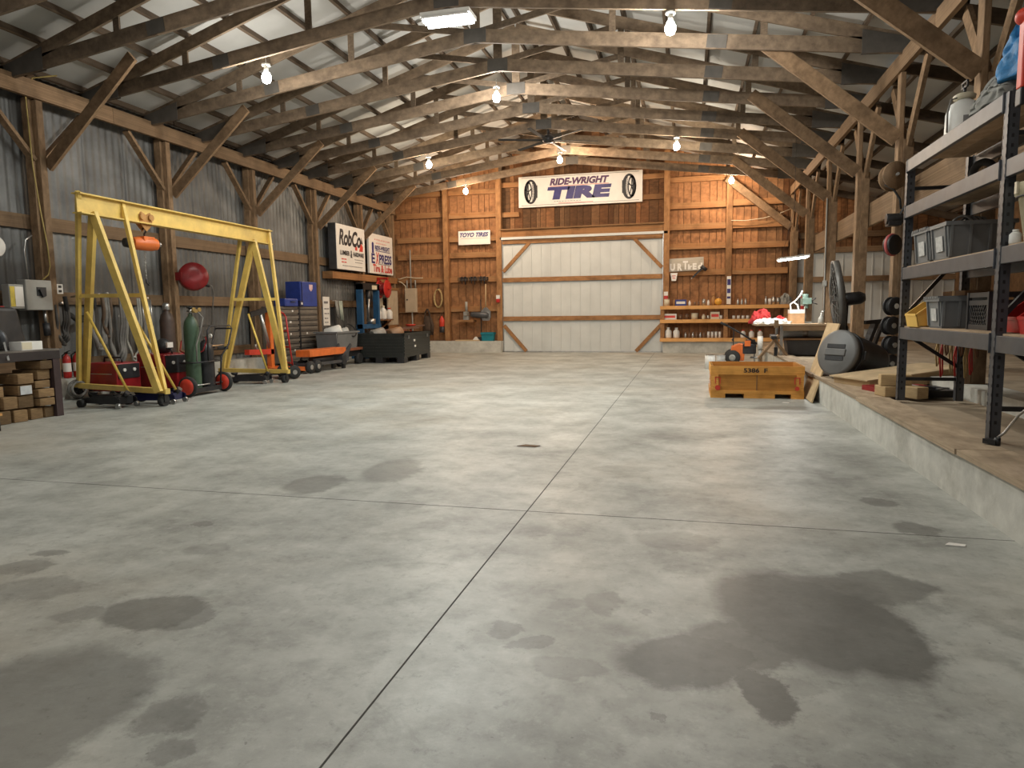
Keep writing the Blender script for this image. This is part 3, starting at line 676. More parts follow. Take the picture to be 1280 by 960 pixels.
# ------------------------------------------------------------------ gas cylinder cart
t = thing('cylinder_cart', 'black welding gas cart with two bright red wheels', 'cart', (-7.22, 8.88, 0), PI / 2); CART = (-7.22, 8.88, 0); CRZ = PI / 2
b = MB(); b.bb((-.30, -.13, .05), (.30, .13, .065)); b.bb((-.30, -.14, .05), (.30, -.125, .12)); b.bb((-.30, .125, .05), (.30, .14, .12)); b.build('base_plate', blackm, t)
b = MB(); b.cyl((-.40, -.10, .155), (.40, -.10, .155), .012, n=10); b.build('axle', steel, t)
for s in (-1, 1):
    b = MB(); b.lathe([(.09, -.03), (.145, -.03), (.155, 0), (.145, .03), (.09, .03)], (s * .40, -.10, .155), (1, 0, 0), 28); w = b.build('wheel', rubber, t)
    b = MB(); b.lathe([(.03, -.036), (.118, -.034), (.122, 0), (.118, .034), (.03, .036)], (s * .40, -.10, .155), (1, 0, 0), 28); b.build('hub', redwheel, w)
b = MB()
for s in (-1, 1): b.tube([(.02, s * .145, .50), (.02, s * .15, .97), (.08, s * .15, 1.03), (.55, s * .15, 1.04), (.60, s * .15, .99), (.50, s * .15, .74), (.32, s * .14, .56), (.29, s * .12, .06)], .013, 8)
b.tube([(.60, -.15, .99), (.61, 0, .99), (.60, .15, .99)], .013, 8); b.build('handle_frame', blackm, t)
b = MB(); b.tube([(-.27, .13, .50), (-.27, -.15, .5), (.27, -.15, .5), (.27, .13, .5)], .012, 8); b.build('retaining_bar', blackm, t)
b = MB(); b.bb((.27, -.13, .66), (.52, .13, .67)); b.bb((.27, -.13, .66), (.52, -.12, .71)); b.bb((.27, .12, .66), (.52, .13, .71)); tr = b.build('tray', blackm, t)
for k in range(6):
    b = MB(); b.cyl((.15, -.12 + k * .04, .725 + k * .004), (.60, -.10 + k * .035, .74 - k * .004), .005, n=6); b.build('welding_rod', M('rod copper', (.45, .27, .14), .4, .7, .2, 9), tr)
def on_cart(x, y, z): 
    c, s = math.cos(CRZ), math.sin(CRZ); return (CART[0] + c * x - s * y, CART[1] + s * x + c * y, z)
t = thing('oxygen_cylinder', 'tall green gas cylinder with valve standing on the cart', 'gas cylinder', on_cart(-.14, 0, .066))
b = MB(); b.lathe([(.05, 0), (.105, .012), (.108, .05), (.108, .95), (.095, 1.04), (.06, 1.10), (.035, 1.13), (.035, 1.16)], n=24); b.build('tank', green, t)
b = MB(); b.cyl((0, 0, 1.16), (0, 0, 1.24), .022, n=12); b.cyl((-.05, 0, 1.2), (.07, 0, 1.2), .014, n=10); v = b.build('valve', steel, t)
b = MB(); b.lathe([(.045, 0), (.05, .012), (.045, .024)], (0, 0, 1.24), n=14); b.build('hand_wheel', blackm, v)
b = MB()
for s in (-1, 1): b.cyl((.1, s * .06, 1.22), (.125, s * .06, 1.22), .032, n=14)
b.box((.09, 0, 1.2), (.05, .08, .05)); b.build('regulator', M('brass', (.55, .40, .16), .35, .8, .15, 8), t)
b = MB(); b.tube([(.12, .02, 1.18), (.2, .02, 1.1), (.18, -.03, .9), (.14, -.08, .7), (.15, -.1, .45)], .011, 8); b.build('hose', hosegrey, t)
t = thing('acetylene_cylinder', 'shorter black gas cylinder beside the green one on cart', 'gas cylinder', on_cart(.13, 0, .066))
b = MB(); b.lathe([(.06, 0), (.125, .015), (.128, .05), (.128, .60), (.11, .68), (.05, .73), (.04, .75)], n=24); b.build('tank', blackm, t)
b = MB(); b.cyl((0, 0, .75), (0, 0, .82), .02, n=10); b.box((.03, 0, .8), (.09, .035, .035)); v = b.build('valve', steel, t)
b = MB(); b.cyl((.07, .04, .82), (.07, .065, .82), .03, n=12); b.build('gauge', white, v)
b = MB(); b.tube([(.05, -.03, .8), (.12, -.1, .74), (.1, -.16, .6), (-.1, -.2, .52), (-.3, -.18, .60), (-.33, -.1, .75)], .011, 8); b.build('hose', darkred, t)
t = thing('spare_cylinder', 'dark brown gas cylinder standing behind the green one', 'gas cylinder', (-8.35, 9.55, 0))
b = MB(); b.lathe([(.08, 0), (.11, .01), (.115, .05), (.115, 1.12), (.09, 1.22), (.045, 1.27), (.04, 1.3)], n=22); b.build('tank', M('dark brown steel', (.07, .045, .035), .5, .2, .3, 6), t)
b = MB(); b.lathe([(.04, 0), (.055, .01), (.055, .10), (.03, .125)], (0, 0, 1.29), n=16); b.build('valve_cap', steel, t)

# ------------------------------------------------------------------ welders behind the gantry
def welder(label, loc, rz, sz, m=darkred):
    t = thing('welding_machine', label, 'welder', loc, rz); w, d, h = sz
    b = MB(); b.bb((-w / 2, -d / 2, .1), (w / 2, d / 2, .1 + h)); b.build('cabinet', m, t, bevel=.02)
    b = MB(); b.bb((-w / 2 + .03, -d / 2 - .012, .1 + h * .45), (w / 2 - .03, -d / 2, .08 + h)); p = b.build('control_panel', blackp, t)
    b = MB()
    for k in (-1, 1): b.cyl((k * w * .2, -d / 2 - .012, .1 + h * .75), (k * w * .2, -d / 2 - .03, .1 + h * .75), .025, n=12)
    b.build('dial', white, p)
    b = MB(); b.tube([(0, -d * .3, .1 + h), (0, -d * .28, .17 + h), (0, d * .28, .17 + h), (0, d * .3, .1 + h)], .014, 8); b.build('carry_handle', blackm, t)
    b = MB(); b.bb((-w / 2 - .002, -d * .35, .1 + h * .6), (w / 2 + .002, d * .35, .1 + h * .63)); b.build('vent_strip', steel, t)
    for sx in (-1, 1):
        for sy in (-1, 1):
            b = MB(); b.cyl((sx * w * .5 - .02, sy * d * .36, .06), (sx * w * .5 + .02, sy * d * .36, .06), .06, n=14); b.build('wheel', rubber, t)
    return t
welder('red welding machine between gantry and green gas cylinder', (-7.92, 8.95, 0), PI / 2 - .2, (.50, .62, .52))
welder('red welding machine behind gantry, half hidden by hanging hoses', (-8.35, 8.40, 0), PI / 2 - .1, (.42, .60, .42))
t = thing('welding_helmet', 'dark welding helmet resting on the red welding machine', 'helmet', (-7.95, 8.98, .62))
b = MB(); b.sphere((0, 0, .11), .13, 16, 10, (1, .85, .95)); b.build('shell', blackp, t)
b = MB(); b.bb((.10, -.06, .09), (.13, .06, .17)); b.build('window', paper, t)

# ------------------------------------------------------------------ hose reels, hoses, wall things
t = thing('hose_reel', 'dark red round hose reel mounted on metal wall post', 'hose reel', (-8.78, 10.62, 1.90))
b = MB(); b.lathe([(.08, -.10), (.23, -.10), (.25, -.06), (.25, .06), (.23, .10), (.08, .10)], (.12, 0, 0), (.75, -.65, .1), 32); b.build('drum_case', darkred, t)
b = MB(); b.box((-.04, .02, .02), (.12, .12, .22)); b.box((-.02, -.2, 0), (.16, .06, .14)); b.build('bracket', darkred, t)
b = MB(); x, y, z = frame_from((.75, -.65, .1)); c = V((.12, 0, 0)) + z * .101
b.obox(c + V((0, 0, -.03)), x, y, z, .2, .05, .004); b.build('label_plate', paper, t)
b = MB(); b.tube([(.2, .22, -.12), (.26, .3, -.16), (.26, .34, -.3), (.24, .32, -.55), (.2, .3, -.9)], .012, 8); b.build('hose', hosegrey, t)
b = MB(); b.cyl((.14, .18, -.10), (.24, .28, -.16), .05, .03, 12); b.build('hose_guide', blackp, t)
t = thing('hose_reel', 'bright red open hose reel above white bottles on far wall', 'hose reel', (-8.80, 18.55, 1.92))
b = MB()
for x0 in (.04, .28): b.lathe([(.04, -.012), (.25, -.012), (.27, 0), (.25, .012), (.04, .012)], (x0, 0, 0), (1, 0, 0), 30)
b.cyl((.04, 0, 0), (.28, 0, 0), .09, n=16); b.build('spool', red, t)
b = MB()
for k in range(5): b.ring((.075 + k * .042, 0, 0), .16, .022, (1, 0, 0), 26, 6)
b.build('wound_hose', darkred, t)
b = MB(); b.box((.16, 0, .3), (.3, .08, .05)); b.box((0, 0, .16), (.04, .1, .34)); b.tube([(.3, 0, 0), (.34, .02, 0), (.36, .1, .05)], .015); b.build('bracket', red, t)
# hanging hoses and belts on pegs at Y 8.2-9.5
def hung_loop(name, label, cat, y, z, w, drop, r, m, x=-8.93, group=None, n=1):
    t = thing(name, label, cat, (x, y, z), 0, group)
    for k in range(n):
        P = []
        for i in range(29):
            a = PI * (i / 28.0)
            P.append((.03 + .02 * k + .02 * math.sin(i), -math.cos(a) * (w / 2 + .02 * k) * (1 - .3 * math.sin(a) ** 6), -drop * (1 + .06 * k) * math.sin(a) ** .55))
        b = MB(); b.tube(P, r, 7, flat=1.0); b.build('loop', m, t)
    b = MB(); b.cyl((-.08, 0, .0), (.10, 0, .03), .014, n=8); b.build('peg', steel, t)
    return t
hung_loop('hung_hose', 'thick grey hose loop hung left of the gantry leg', 'hose', 8.72, 1.52, .22, .78, .03, hosegrey, n=2)
hung_loop('hung_hose', 'grey hose loops hanging to the floor behind gantry', 'hose', 9.05, 1.52, .24, 1.0, .024, hosegrey, n=3)
hung_loop('hung_hose', 'pale grey thin hose hanging nearest the green cylinder', 'hose', 9.40, 1.50, .26, .98, .016, M('pale hose', (.38, .37, .33), .6), n=2)
hung_loop('hung_strap', 'black rubber belts in a bundle on the metal wall', 'belt', 8.38, 1.50, .42, .32, .028, rubber, n=3)
hung_loop('hung_strap', 'brown leather straps hanging in a bunch by gantry', 'strap', 8.88, 1.54, .10, .62, .026, M('brown leather', (.12, .075, .045), .7), n=2)
hung_loop('hung_strap', 'dark wire bundle hanging beside grey switch box', 'cable', 8.06, 1.38, .12, .52, .022, M('dark wire', (.05, .045, .04), .6), n=3)
hung_loop('hung_chain', 'grey steel chains hanging near the red welding machine', 'chain', 9.70, 1.48, .14, .85, .014, steel, n=2)
# switch box
t = thing('switch_box', 'grey electrical disconnect box on the metal wall', 'electrical box', (-8.90, 7.56, 1.52))
b = MB(); b.bb((-.06, -.08, -.22), (.10, .32, .20)); b.build('enclosure', greybox, t, bevel=.012)
b = MB(); b.bb((-.06, -.30, -.20), (.07, -.085, .13)); b.build('side_box', greybox, t, bevel=.008)
b = MB(); b.bb((.072, -.22, -.17), (.076, -.10, .10)); b.build('white_label', paper, t)
b = MB(); b.bb((.072, -.29, -.17), (.076, -.225, .10)); b.build('warning_label', M('yellow label', (.65, .50, .08), .5), t)
b = MB(); b.bb((.10, .08, -.02), (.11, .22, .10)); b.box((.125, .14, .02), (.03, .04, .12), rx=.4); b.build('lever', blackp, t)
b = MB(); b.tube([(0, .26, -.22), (0, .27, -.42)], .02, 8); b.build('conduit', steel, t)
b = MB(); b.cyl((0, .27, -.40), (0, .28, -.58), .045, n=12); b.build('plug', blackp, t)
b = MB(); b.tube([(.0, .05, .2), (0, .03, .6), (0, .06, .75), (0, .16, .82)], .012, 8); b.build('conduit', steel, t)
t = thing('yellow_cable', 'yellow electric cable running up the post above switch box', 'cable', (-8.85, 7.90, 1.72))
b = MB(); b.tube([(.02, -.14, .0), (.05, -.06, .08), (.05, -.02, .2), (.02, -.01, .5), (.0, -.06, 1.0), (-.02, -.10, 1.6), (-.02, -.12, 2.5), (.05, -.06, 2.76), (.2, .2, 2.86)], .009, 8); b.build('cable', M('yellow cable', (.36, .27, .08), .6), t)
t = thing('wall_outlet', 'small white outlet on the metal wall beside switch box', 'outlet', (-8.90, 8.09, 1.61))
b = MB(); b.bb((-.08, -.05, -.07), (.01, .05, .07)); b.build('plate', white, t)
b = MB(); b.bb((.01, -.025, .015), (.014, .025, .05)); b.bb((.01, -.025, -.05), (.014, .025, -.015)); b.build('socket', blackp, t)
t = thing('wall_gauge', 'round white dial thermometer at the edge of metal wall', 'thermometer', (-8.98, 7.22, 2.15))
b = MB(); b.lathe([(.02, 0), (.145, 0), (.15, .03), (.14, .04)], d=(1, 0, 0), n=28); b.build('case', steel, t)
b = MB(); b.cyl((.038, 0, 0), (.043, 0, 0), .135, n=28); b.build('dial', paper, t)
b = MB(); b.box((.046, 0, .04), (.004, .012, .1), rx=.5); b.build('needle', red, t)
def extinguisher(label, loc, rz=0, s=1.0, m=red, group=None):
    t = thing('fire_extinguisher', label, 'fire extinguisher', loc, rz, group)
    b = MB(); b.lathe([(.05 * s, 0), (.065 * s, .01), (.068 * s, .04), (.068 * s, .34 * s), (.05 * s, .40 * s), (.022 * s, .43 * s), (.022 * s, .45 * s)], n=18); b.build('tank', m, t)
    b = MB(); b.box((0, 0, .465 * s), (.05 * s, .04 * s, .03 * s)); b.bar((0, 0, .48 * s), (.1 * s, 0, .51 * s), .02 * s, .012 * s); b.bar((0, 0, .465 * s), (.09 * s, 0, .46 * s), .02 * s, .01 * s); b.build('valve', blackm, t)
    b = MB(); b.tube([(-.02 * s, 0, .46 * s), (-.09 * s, 0, .42 * s), (-.088 * s, 0, .2 * s), (-.08 * s, 0, .1 * s)], .012 * s, 7); b.build('hose', rubber, t)
    b = MB(); b.lathe([(.069 * s, .12 * s), (.0695 * s, .28 * s)], n=18, cap=False); b.build('label', paper, t)
    return t
extinguisher('red fire extinguisher by gantry base, left one of two', (-8.885, 8.10, .302), 0, .8)
extinguisher('red fire extinguisher by gantry base, partly behind yellow leg', (-8.885, 8.27, .302), .3, .8)
t = thing('coiled_hose', 'small grey hose coil on the wall below two extinguishers', 'hose', (-8.62, 8.0, .16))
b = MB(); b.ring((0, 0, 0), .12, .018, (1, -.3, 0), 24, 7); b.ring((.03, 0, 0), .10, .018, (1, -.2, 0), 24, 7); b.build('coil', hosegrey, t)

# ------------------------------------------------------------------ workbench at the far left
t = thing('steel_bench', 'dark steel workbench above the stacked timber blocks', 'workbench', (-7.85, 5.5, 0))
b = MB(); b.bb((-.95, -1.0, .80), (.45, 1.16, .82)); b.build('top', M('bench top', (.17, .155, .14), .4, .5, .3, 4), t)
b = MB(); b.bb((.41, -1.0, .70), (.45, 1.16, .80)); b.bb((-.9, 1.12, .70), (.41, 1.16, .80)); b.build('apron', M('dark bench steel', (.035, .028, .028), .5, .3, .2, 5), t)
for x, y in ((.40, 1.11), (-.88, 1.11), (.40, -.95), (-.88, -.95)):
    b = MB(); b.bb((x - .045, y - .045, 0), (x + .045, y + .045, .8)); b.build('leg', M('rusty leg', (.055, .035, .035), .6, .3, .3, 6), t)
b = MB(); b.bb((-.88, -.9, .38), (.30, .55, .40)); b.build('lower_shelf', blackm, t)
t = thing('black_case', 'tall black tapered plastic case on the steel bench', 'case', (-7.95, 6.32, .82), .15)
b = MB(); b.obox((0, 0, .25), (1, 0, 0), (0, 1, 0), V((0, -.12, 1)).normalized(), .42, .42, .50, taper=(.9, .82)); b.build('shell', blackp, t, bevel=.04)
b = MB(); b.box((.1, -.04, .51), (.08, .1, .012)); b.build('latch', darkred, t)
t = thing('bench_grinder', 'black round bench grinder on the steel bench', 'grinder', (-7.55, 5.88, .82), .3)
b = MB(); b.lathe([(.05, -.12), (.085, -.11), (.09, .0), (.085, .11), (.05, .12)], (0, 0, .14), (0, 1, 0), 18); b.box((0, 0, .03), (.16, .14, .06)); b.build('motor', blackm, t)
for s in (-1, 1):
    b = MB(); b.lathe([(.03, -.03), (.11, -.03), (.115, 0), (.11, .03), (.03, .03)], (0, s * .17, .14), (0, 1, 0), 20); b.build('wheel_guard', darkgrey, t)
b = MB(); b.bar((.1, .15, .1), (.2, .05, -.10), .02, .01); b.build('tool_rest', steel, t)
t = thing('white_carton', 'white carton on the bench in front of black case', 'carton', (-7.50, 6.33, .82), .1)
b = MB(); b.bb((-.08, -.16, 0), (.08, .13, .10)); b.build('box', white, t)
b = MB(); b.bb((.081, -.155, .01), (.084, -.02, .09)); b.build('label', creamp, t)
# timber blocks stacked below and in front of the bench
blk = [(5.42, 0, .22, .12), (5.66, 0, .20, .13), (5.90, 0, .19, .15), (6.12, 0, .17, .14), (6.33, 0, .17, .13), (6.50, 0, .13, .13),
       (5.48, .16, .26, .14), (5.76, .16, .24, .14), (6.00, .16, .18, .14), (6.46, .15, .20, .09),
       (5.55, .31, .30, .13), (5.85, .31, .20, .12), (6.22, .15, .2, .14), (6.46, .25, .21, .10), (6.22, .30, .18, .12), (6.46, .36, .20, .09), (6.22, .43, .2, .12), (6.46, .46, .18, .12), (6.47, .585, .17, .1), (5.7, .45, .42, .14)]
bl_names = ['bottom row of the stack, at the picture edge', 'bottom row beside the edge block', 'bottom row, third from bench leg', 'bottom row next to the dark pair', 'bottom row, grey face near bench leg', 'bottom row touching the bench leg',
            'second row at the picture edge', 'second row in the middle of stack', 'second row with a pale end', 'second row, thin, beside bench leg',
            'third row, long and tan', 'third row on the tan pile', 'second row, darker, inside the stack', 'third row beside bench leg', 'third row carrying a paper label', 'fourth row beside bench leg', 'fourth row under the bench apron', 'fifth row beside bench leg', 'topmost beside bench leg', 'topmost on the tan pile']
for (y, z, w, h), nm in zip(blk, bl_names):
    x = -7.44 + random.uniform(-.04, .02)
    b = MB((x, y, z)); b.box((x - .16, y, z + h / 2), (.36, w * .95, h * .97), random.uniform(-.06, .06)); o = b.build('timber_block', w_block, None, (x, y, z), .006)
    tag(o, 'sawn timber block, ' + nm, 'timber block', 'timber blocks under the steel bench')
    if 'paper' in nm:
        b = MB(); b.bb((.022, -.07, .01), (.026, .07, .11)); b.build('paper_label', M('grey paper', (.5, .52, .53), .6), o)
t = thing('step_stool', 'low stool with orange wooden top at the picture edge', 'stool', (-7.16, 5.55, 0))
b = MB(); b.bb((-.1, -.3, .16), (.1, .06, .185)); b.build('seat', w_shelf, t)
for x in (-.08, .08):
    for y in (-.27, .03):
        b = MB(); b.cyl((x, y, 0), (x, y, .16), .012, n=8); b.build('leg', blackm, t)

# ------------------------------------------------------------------ engine crane, hand truck, tool chest
t = thing('engine_crane', 'orange red folding engine crane behind far gantry leg', 'engine crane', (-8.05, 11.95, 0))
b = MB(); b.bb((-.05, -.05, .12), (.05, .05, 1.32)); b.build('mast', orange, t)
for s in (-1, 1):
    b = MB(); b.bar((0, s * .12, .14), (.62, s * .38, .10), .07, .08); lg = b.build('leg', orange, t)
    b = MB(); b.cyl((.6, s * .38 - .02, .04), (.6, s * .38 + .02, .04), .04, n=12); b.build('caster_wheel', steel, lg)
b = MB(); b.bar((0, -.75, .50), (0, .06, .47), .1, .1); b.build('folded_leg', redwheel, t)
b = MB(); b.bar((0, .02, 1.32), (0, -.62, 1.20), .07, .09); b.build('boom', blackm, t)
b = MB(); b.cyl((0, -.02, .55), (0, -.28, 1.22), .035, n=12); b.build('hydraulic_ram', steel, t)
b = MB()
for k in range(24): b.ring((0, -.48, 1.16 - k * .022), .013, .0045, (1, 0, 0) if k % 2 else (0, 1, 0), 8, 5)
b.build('chain', blackm, t)
b = MB(); b.tube([(0, -.48, .64), (0, -.48, .58), (0, -.43, .54), (0, -.44, .48), (0, -.50, .47), (0, -.53, .52)], .02, 8); b.build('hook', steel, t)
for y in (-.1, .14):
    b = MB(); b.cyl((-.06, y, .05), (.06, y, .05), .05, n=14); b.build('rear_wheel', rubber, t)
b = MB(); b.bb((-.06, -.16, .08), (.06, .2, .14)); b.build('base_beam', orange, t)
t = thing('hand_truck', 'red upright hand truck beside the far gantry leg', 'hand truck', (-7.30, 11.35, 0), -.5)
b = MB()
for s in (-1, 1): b.tube([(s * .14, .05, .1), (s * .14, -.02, .7), (s * .12, -.05, 1.15), (s * .05, -.06, 1.22)], .016, 8)
for z in (.3, .6, .9): b.bar((-.14, .03 - z * .08, z), (.14, .03 - z * .08, z), .02, .03)
b.build('frame', red, t)
b = MB(); b.tube([(-.05, -.06, 1.22), (0, -.1, 1.25), (.05, -.06, 1.22)], .018, 8); b.build('handle', red, t)
for s in (-1, 1):
    b = MB(); b.lathe([(.04, -.035), (.12, -.035), (.13, 0), (.12, .035), (.04, .035)], (s * .2, .02, .13), (1, 0, 0), 22); w = b.build('wheel', rubber, t)
    b = MB(); b.cyl((s * .2 - .04, .02, .13), (s * .2 + .04, .02, .13), .045, n=14); b.build('hub', steel, w)
b = MB(); b.bb((-.2, .0, .02), (.2, -.22, .035)); b.build('toe_plate', blackm, t)
t = thing('tool_chest', 'wide grey brown tool chest with two banks of drawers', 'tool chest', (-8.62, 13.66, 0))
b = MB(); b.bb((-.22, -.80, .16), (.18, .80, 1.38)); b.build('cabinet', brownsteel, t, bevel=.01)
dz = [.22, .37, .49, .61, .73, .87, .99, 1.11, 1.23]; hs = [.14, .11, .11, .11, .13, .11, .11, .11, .12]
for yc in (-.395, .395):
    for z, h in zip(dz, hs):
        b = MB(); b.bb((.18, yc - .365, z), (.20, yc + .365, z + h - .018)); d = b.build('drawer', brownsteel, t, bevel=.004)
        b = MB(); b.bb((.20, yc - .35, z + h - .035), (.216, yc + .35, z + h - .02)); b.build('handle', blackm, d)
        if random.random() < .55:
            b = MB(); yy = yc + random.uniform(-.3, .3); b.bb((.20, yy, z + .03), (.203, yy + random.uniform(.04, .09), z + .07)); b.build('sticker', random.choice([paper, white, creamp]), d)
b = MB(); b.bb((.18, -.03, .18), (.205, .03, 1.36)); b.build('centre_stile', blackm, t)
for y in (-.7, .7):
    for x in (-.15, .12):
        b = MB(); b.cyl((x, y - .03, .08), (x, y + .03, .08), .08, n=16); b.build('caster', rubber, t)
t = thing('blue_cabinet', 'tall blue metal box on top of the tool chest', 'box', (-8.60, 14.10, 1.38))
b = MB(); b.bb((-.2, -.36, 0), (.18, .34, .56)); b.build('box', blue, t, bevel=.012)
b = MB(); b.prism([(-.07, .06), (0, 0), (.07, .06), (.08, .16), (-.08, .16)], (.181, .08, .34), (0, 1, 0), (0, 0, 1), .003); b.build('shield_emblem', M('emblem pink', (.62, .42, .42), .5), t)
b = MB(); b.bb((.18, -.32, .02), (.19, -.30, .54)); b.build('door_edge', navy, t)
t = thing('blue_case', 'low blue tool case in front of blue metal box', 'case', (-8.52, 13.35, 1.38))
b = MB(); b.bb((-.14, -.30, 0), (.14, .22, .17)); b.build('box', blue, t, bevel=.02)
b = MB(); b.tube([(.14, -.1, .1), (.18, -.09, .1), (.18, .03, .1), (.14, .04, .1)], .01, 7); b.build('handle', blackp, t)
t = thing('blue_case', 'small dark blue case beside the foot of blue box', 'case', (-8.46, 13.70, 1.38), .1)
b = MB(); b.bb((-.08, -.08, 0), (.08, .09, .13)); b.build('box', navy, t, bevel=.012)
b = MB(); b.bb((.08, -.03, .04), (.085, .04, .09)); b.build('label', white, t)
# transmission dolly with an orange plank top
t = thing('transmission_dolly', 'low wheeled dolly with orange top and dark curved end', 'dolly', (-7.58, 13.08, 0), -.06)
b = MB(); b.bb((-.18, -.65, .33), (.16, .72, .47)); b.build('top', orange, t, bevel=.008)
b = MB(); b.bb((-.16, -.75, .14), (-.10, .62, .20)); b.bb((.10, -.75, .14), (.16, .62, .20)); b.bb((-.16, -.7, .10), (.16, -.6, .2)); b.cyl((0, -.4, .25), (0, .4, .25), .06, n=14); b.build('frame', darkgrey, t)
b = MB()
prof = [(.55, .10), (.66, .10), (.80, .18), (.82, .32), (.95, .50), (.92, .54), (.72, .40), (.60, .34), (.55, .22)]
for x in (-.17, .13): b.prism(prof, (x, 0, 0), (0, 1, 0), (0, 0, 1), .04)
b.bb((-.17, .55, .10), (.17, .7, .3)); b.build('end_plate', darkgrey, t)
for y in (-.70, -.45):
    for x in (-.19, .19):
        b = MB(); b.lathe([(.03, -.04), (.12, -.04), (.13, 0), (.12, .04), (.03, .04)], (x, y, .13), (1, 0, 0), 20); w = b.build('wheel', rubber, t)
        b = MB(); b.cyl((x - .045, y, .13), (x + .045, y, .13), .05, n=14); b.build('hub', steel, w)
for x in (-.13, .13):
    b = MB(); b.bb((x - .03, .60, 0), (x + .03, .68, .12)); b.build('foot', blackm, t)
# grey tub on a rolling orange base
t = thing('rolling_base', 'small orange platform truck under the grey tub', 'cart', (-7.98, 14.55, 0))
b = MB(); b.bb((-.3, -.62, .34), (.3, .66, .40)); b.build('platform', M('worn orange', (.25, .085, .04), .6), t)
b = MB(); b.bb((-.25, -.5, .2), (.25, .6, .34)); b.build('chassis', blackm, t)
for y in (-.4, .5):
    for x in (-.26, .26):
        b = MB(); b.cyl((x - .05, y, .13), (x + .05, y, .13), .13, n=18); b.build('wheel', rubber, t)
t = thing('grey_tub', 'grey plastic tub of white rolls beside the tool chest', 'tub', (-7.98, 14.52, .40))
def tub(b, w, d, h, tp=.86, wall=.015):
    for s in (-1, 1):
        b.obox((s * w / 2 * (1 + tp) / 2, 0, h / 2), (1, 0, 0), (0, 1, 0), V((s * w / 2 * (1 - tp), 0, h)).normalized(), wall, d * (1 + tp) / 2, h, taper=(1, 1))
        b.obox((0, s * d / 2 * (1 + tp) / 2, h / 2), (1, 0, 0), (0, 1, 0), V((0, s * d / 2 * (1 - tp), h)).normalized(), w * (1 + tp) / 2, wall, h, taper=(1, 1))
    b.box((0, 0, .01), (w * tp, d * tp, .02))
    for s in (-1, 1):
        b.box((s * (w / 2 + .008), 0, h - .02), (.035, d + .05, .04)); b.box((0, s * (d / 2 + .008), h - .02), (w + .05, .035, .04))
b = MB(); tub(b, .55, 1.05, .40); b.build('shell', greyp, t)
for i, (y, z, r, m, lb) in enumerate(((-.22, .36, .16, white, 'large white plastic roll sticking out of the grey tub'), (.12, .33, .13, M('pale grey plastic', (.42, .42, .40), .5), 'pale grey plastic roll in the grey tub'))):
    o = MB(); o.lathe([(r * .75, -.2), (r, -.17), (r, .17), (r * .75, .2)], (0, 0, 0), (1, .5, .3), 18)
    tag(o.build('plastic_roll', m, None, (-7.95, 14.52 + y, .40 + z)), lb, 'roll')
t = thing('hose_ring', 'black hose ring draped over white rolls in the tub', 'hose', (-7.78, 14.80, .82))
b = MB(); b.ring((0, 0, 0), .17, .016, (.8, -.2, .5), 26, 7); b.build('ring', rubber, t)
# black pallet bin with junk
t = thing('pallet_bin', 'large black slatted pallet bin on the concrete floor', 'bin', (-7.33, 16.25, 0), .06)
BW, BD, BH = .62, 1.0, .72
b = MB()
for s in (-1, 1):
    b.bb((s * BW - .02, -BD, .14), (s * BW + .02, BD, BH)); b.bb((-BW, s * BD - .02, .14), (BW, s * BD + .02, BH))
    for k in range(7):
        z = .2 + k * .075
        b.bb((s * (BW + .02) - .012, -BD, z), (s * (BW + .02) + .012, BD, z + .03)); b.bb((-BW, s * (BD + .02) - .012, z), (BW, s * (BD + .02) + .012, z + .03))
    b.bb((s * BW - .04, -BD - .04, BH - .05), (s * BW + .04, BD + .04, BH)); b.bb((-BW - .04, s * BD - .04, BH - .05), (BW + .04, s * BD + .04, BH))
b.bb((-BW, -BD, .13), (BW, BD, .17)); b.build('body', M('bin black', (.022, .026, .024), .4, 0, .2, 6), t)
for x in (-.55, 0, .55):
    for y in (-.9, 0, .9):
        b = MB(); b.bb((x - .09, y - .12, 0), (x + .09, y + .12, .14)); b.build('foot', blackp, t)
for y, z in ((-.35, .5), (-.3, .36)):
    b = MB(); b.bb((BW + .03, y, z), (BW + .045, y + .1, z + .05)); b.build('white_tag', white, t)
for y in (-.75, .70): 
    b = MB(); b.bb((BW + .03, y, .58), (BW + .045, y + .03, .66)); b.bb((BW + .03, y + .06, .58), (BW + .045, y + .09, .66)); b.build('latch', steel, t)
junk = [(-.2, -.5, .76, .14, M('dull grey metal', (.26, .25, .23), .5), 'grey round can lying in the pallet bin'), (.1, -.1, .76, .15, M('tan metal', (.27, .16, .09), .5), 'tan round can lying in the pallet bin'), (-.1, .35, .76, .10, creamp, 'cream can lying in the pallet bin')]
for x, y, z, r, m, lb in junk:
    o = MB(); o.lathe([(r * .8, -.18), (r, -.16), (r, .16), (r * .8, .18)], (0, 0, 0), (.5, .8, .2), 18); tag(o.build('junk_can', m, None, (-7.33 + x, 16.25 + y, z - .07)), lb, 'can')
t = thing('junk_lumber', 'brown scrap boards lying across the pallet bin', 'scrap wood', (-7.33, 16.7, .72))
for k, (a, c) in enumerate((((-.5, -.7, .04), (.45, .1, .10)), ((-.3, -.2, .06), (.5, .4, .16)))):
    b = MB(); b.bar(a, c, .14, .03); b.build('board', M('brown scrap', (.15, .07, .04), .7), t)
t = thing('orange_funnel', 'bright orange funnel on top of the pallet bin', 'funnel', (-7.15, 16.95, .74))
b = MB(); b.lathe([(.02, 0), (.03, .06), (.13, .15), (.14, .17)], n=18); b.build('cone', redwheel, t)
b = MB(); b.cyl((0, 0, -.02), (0, 0, .0), .02, n=10); b.build('spout', redwheel, t)
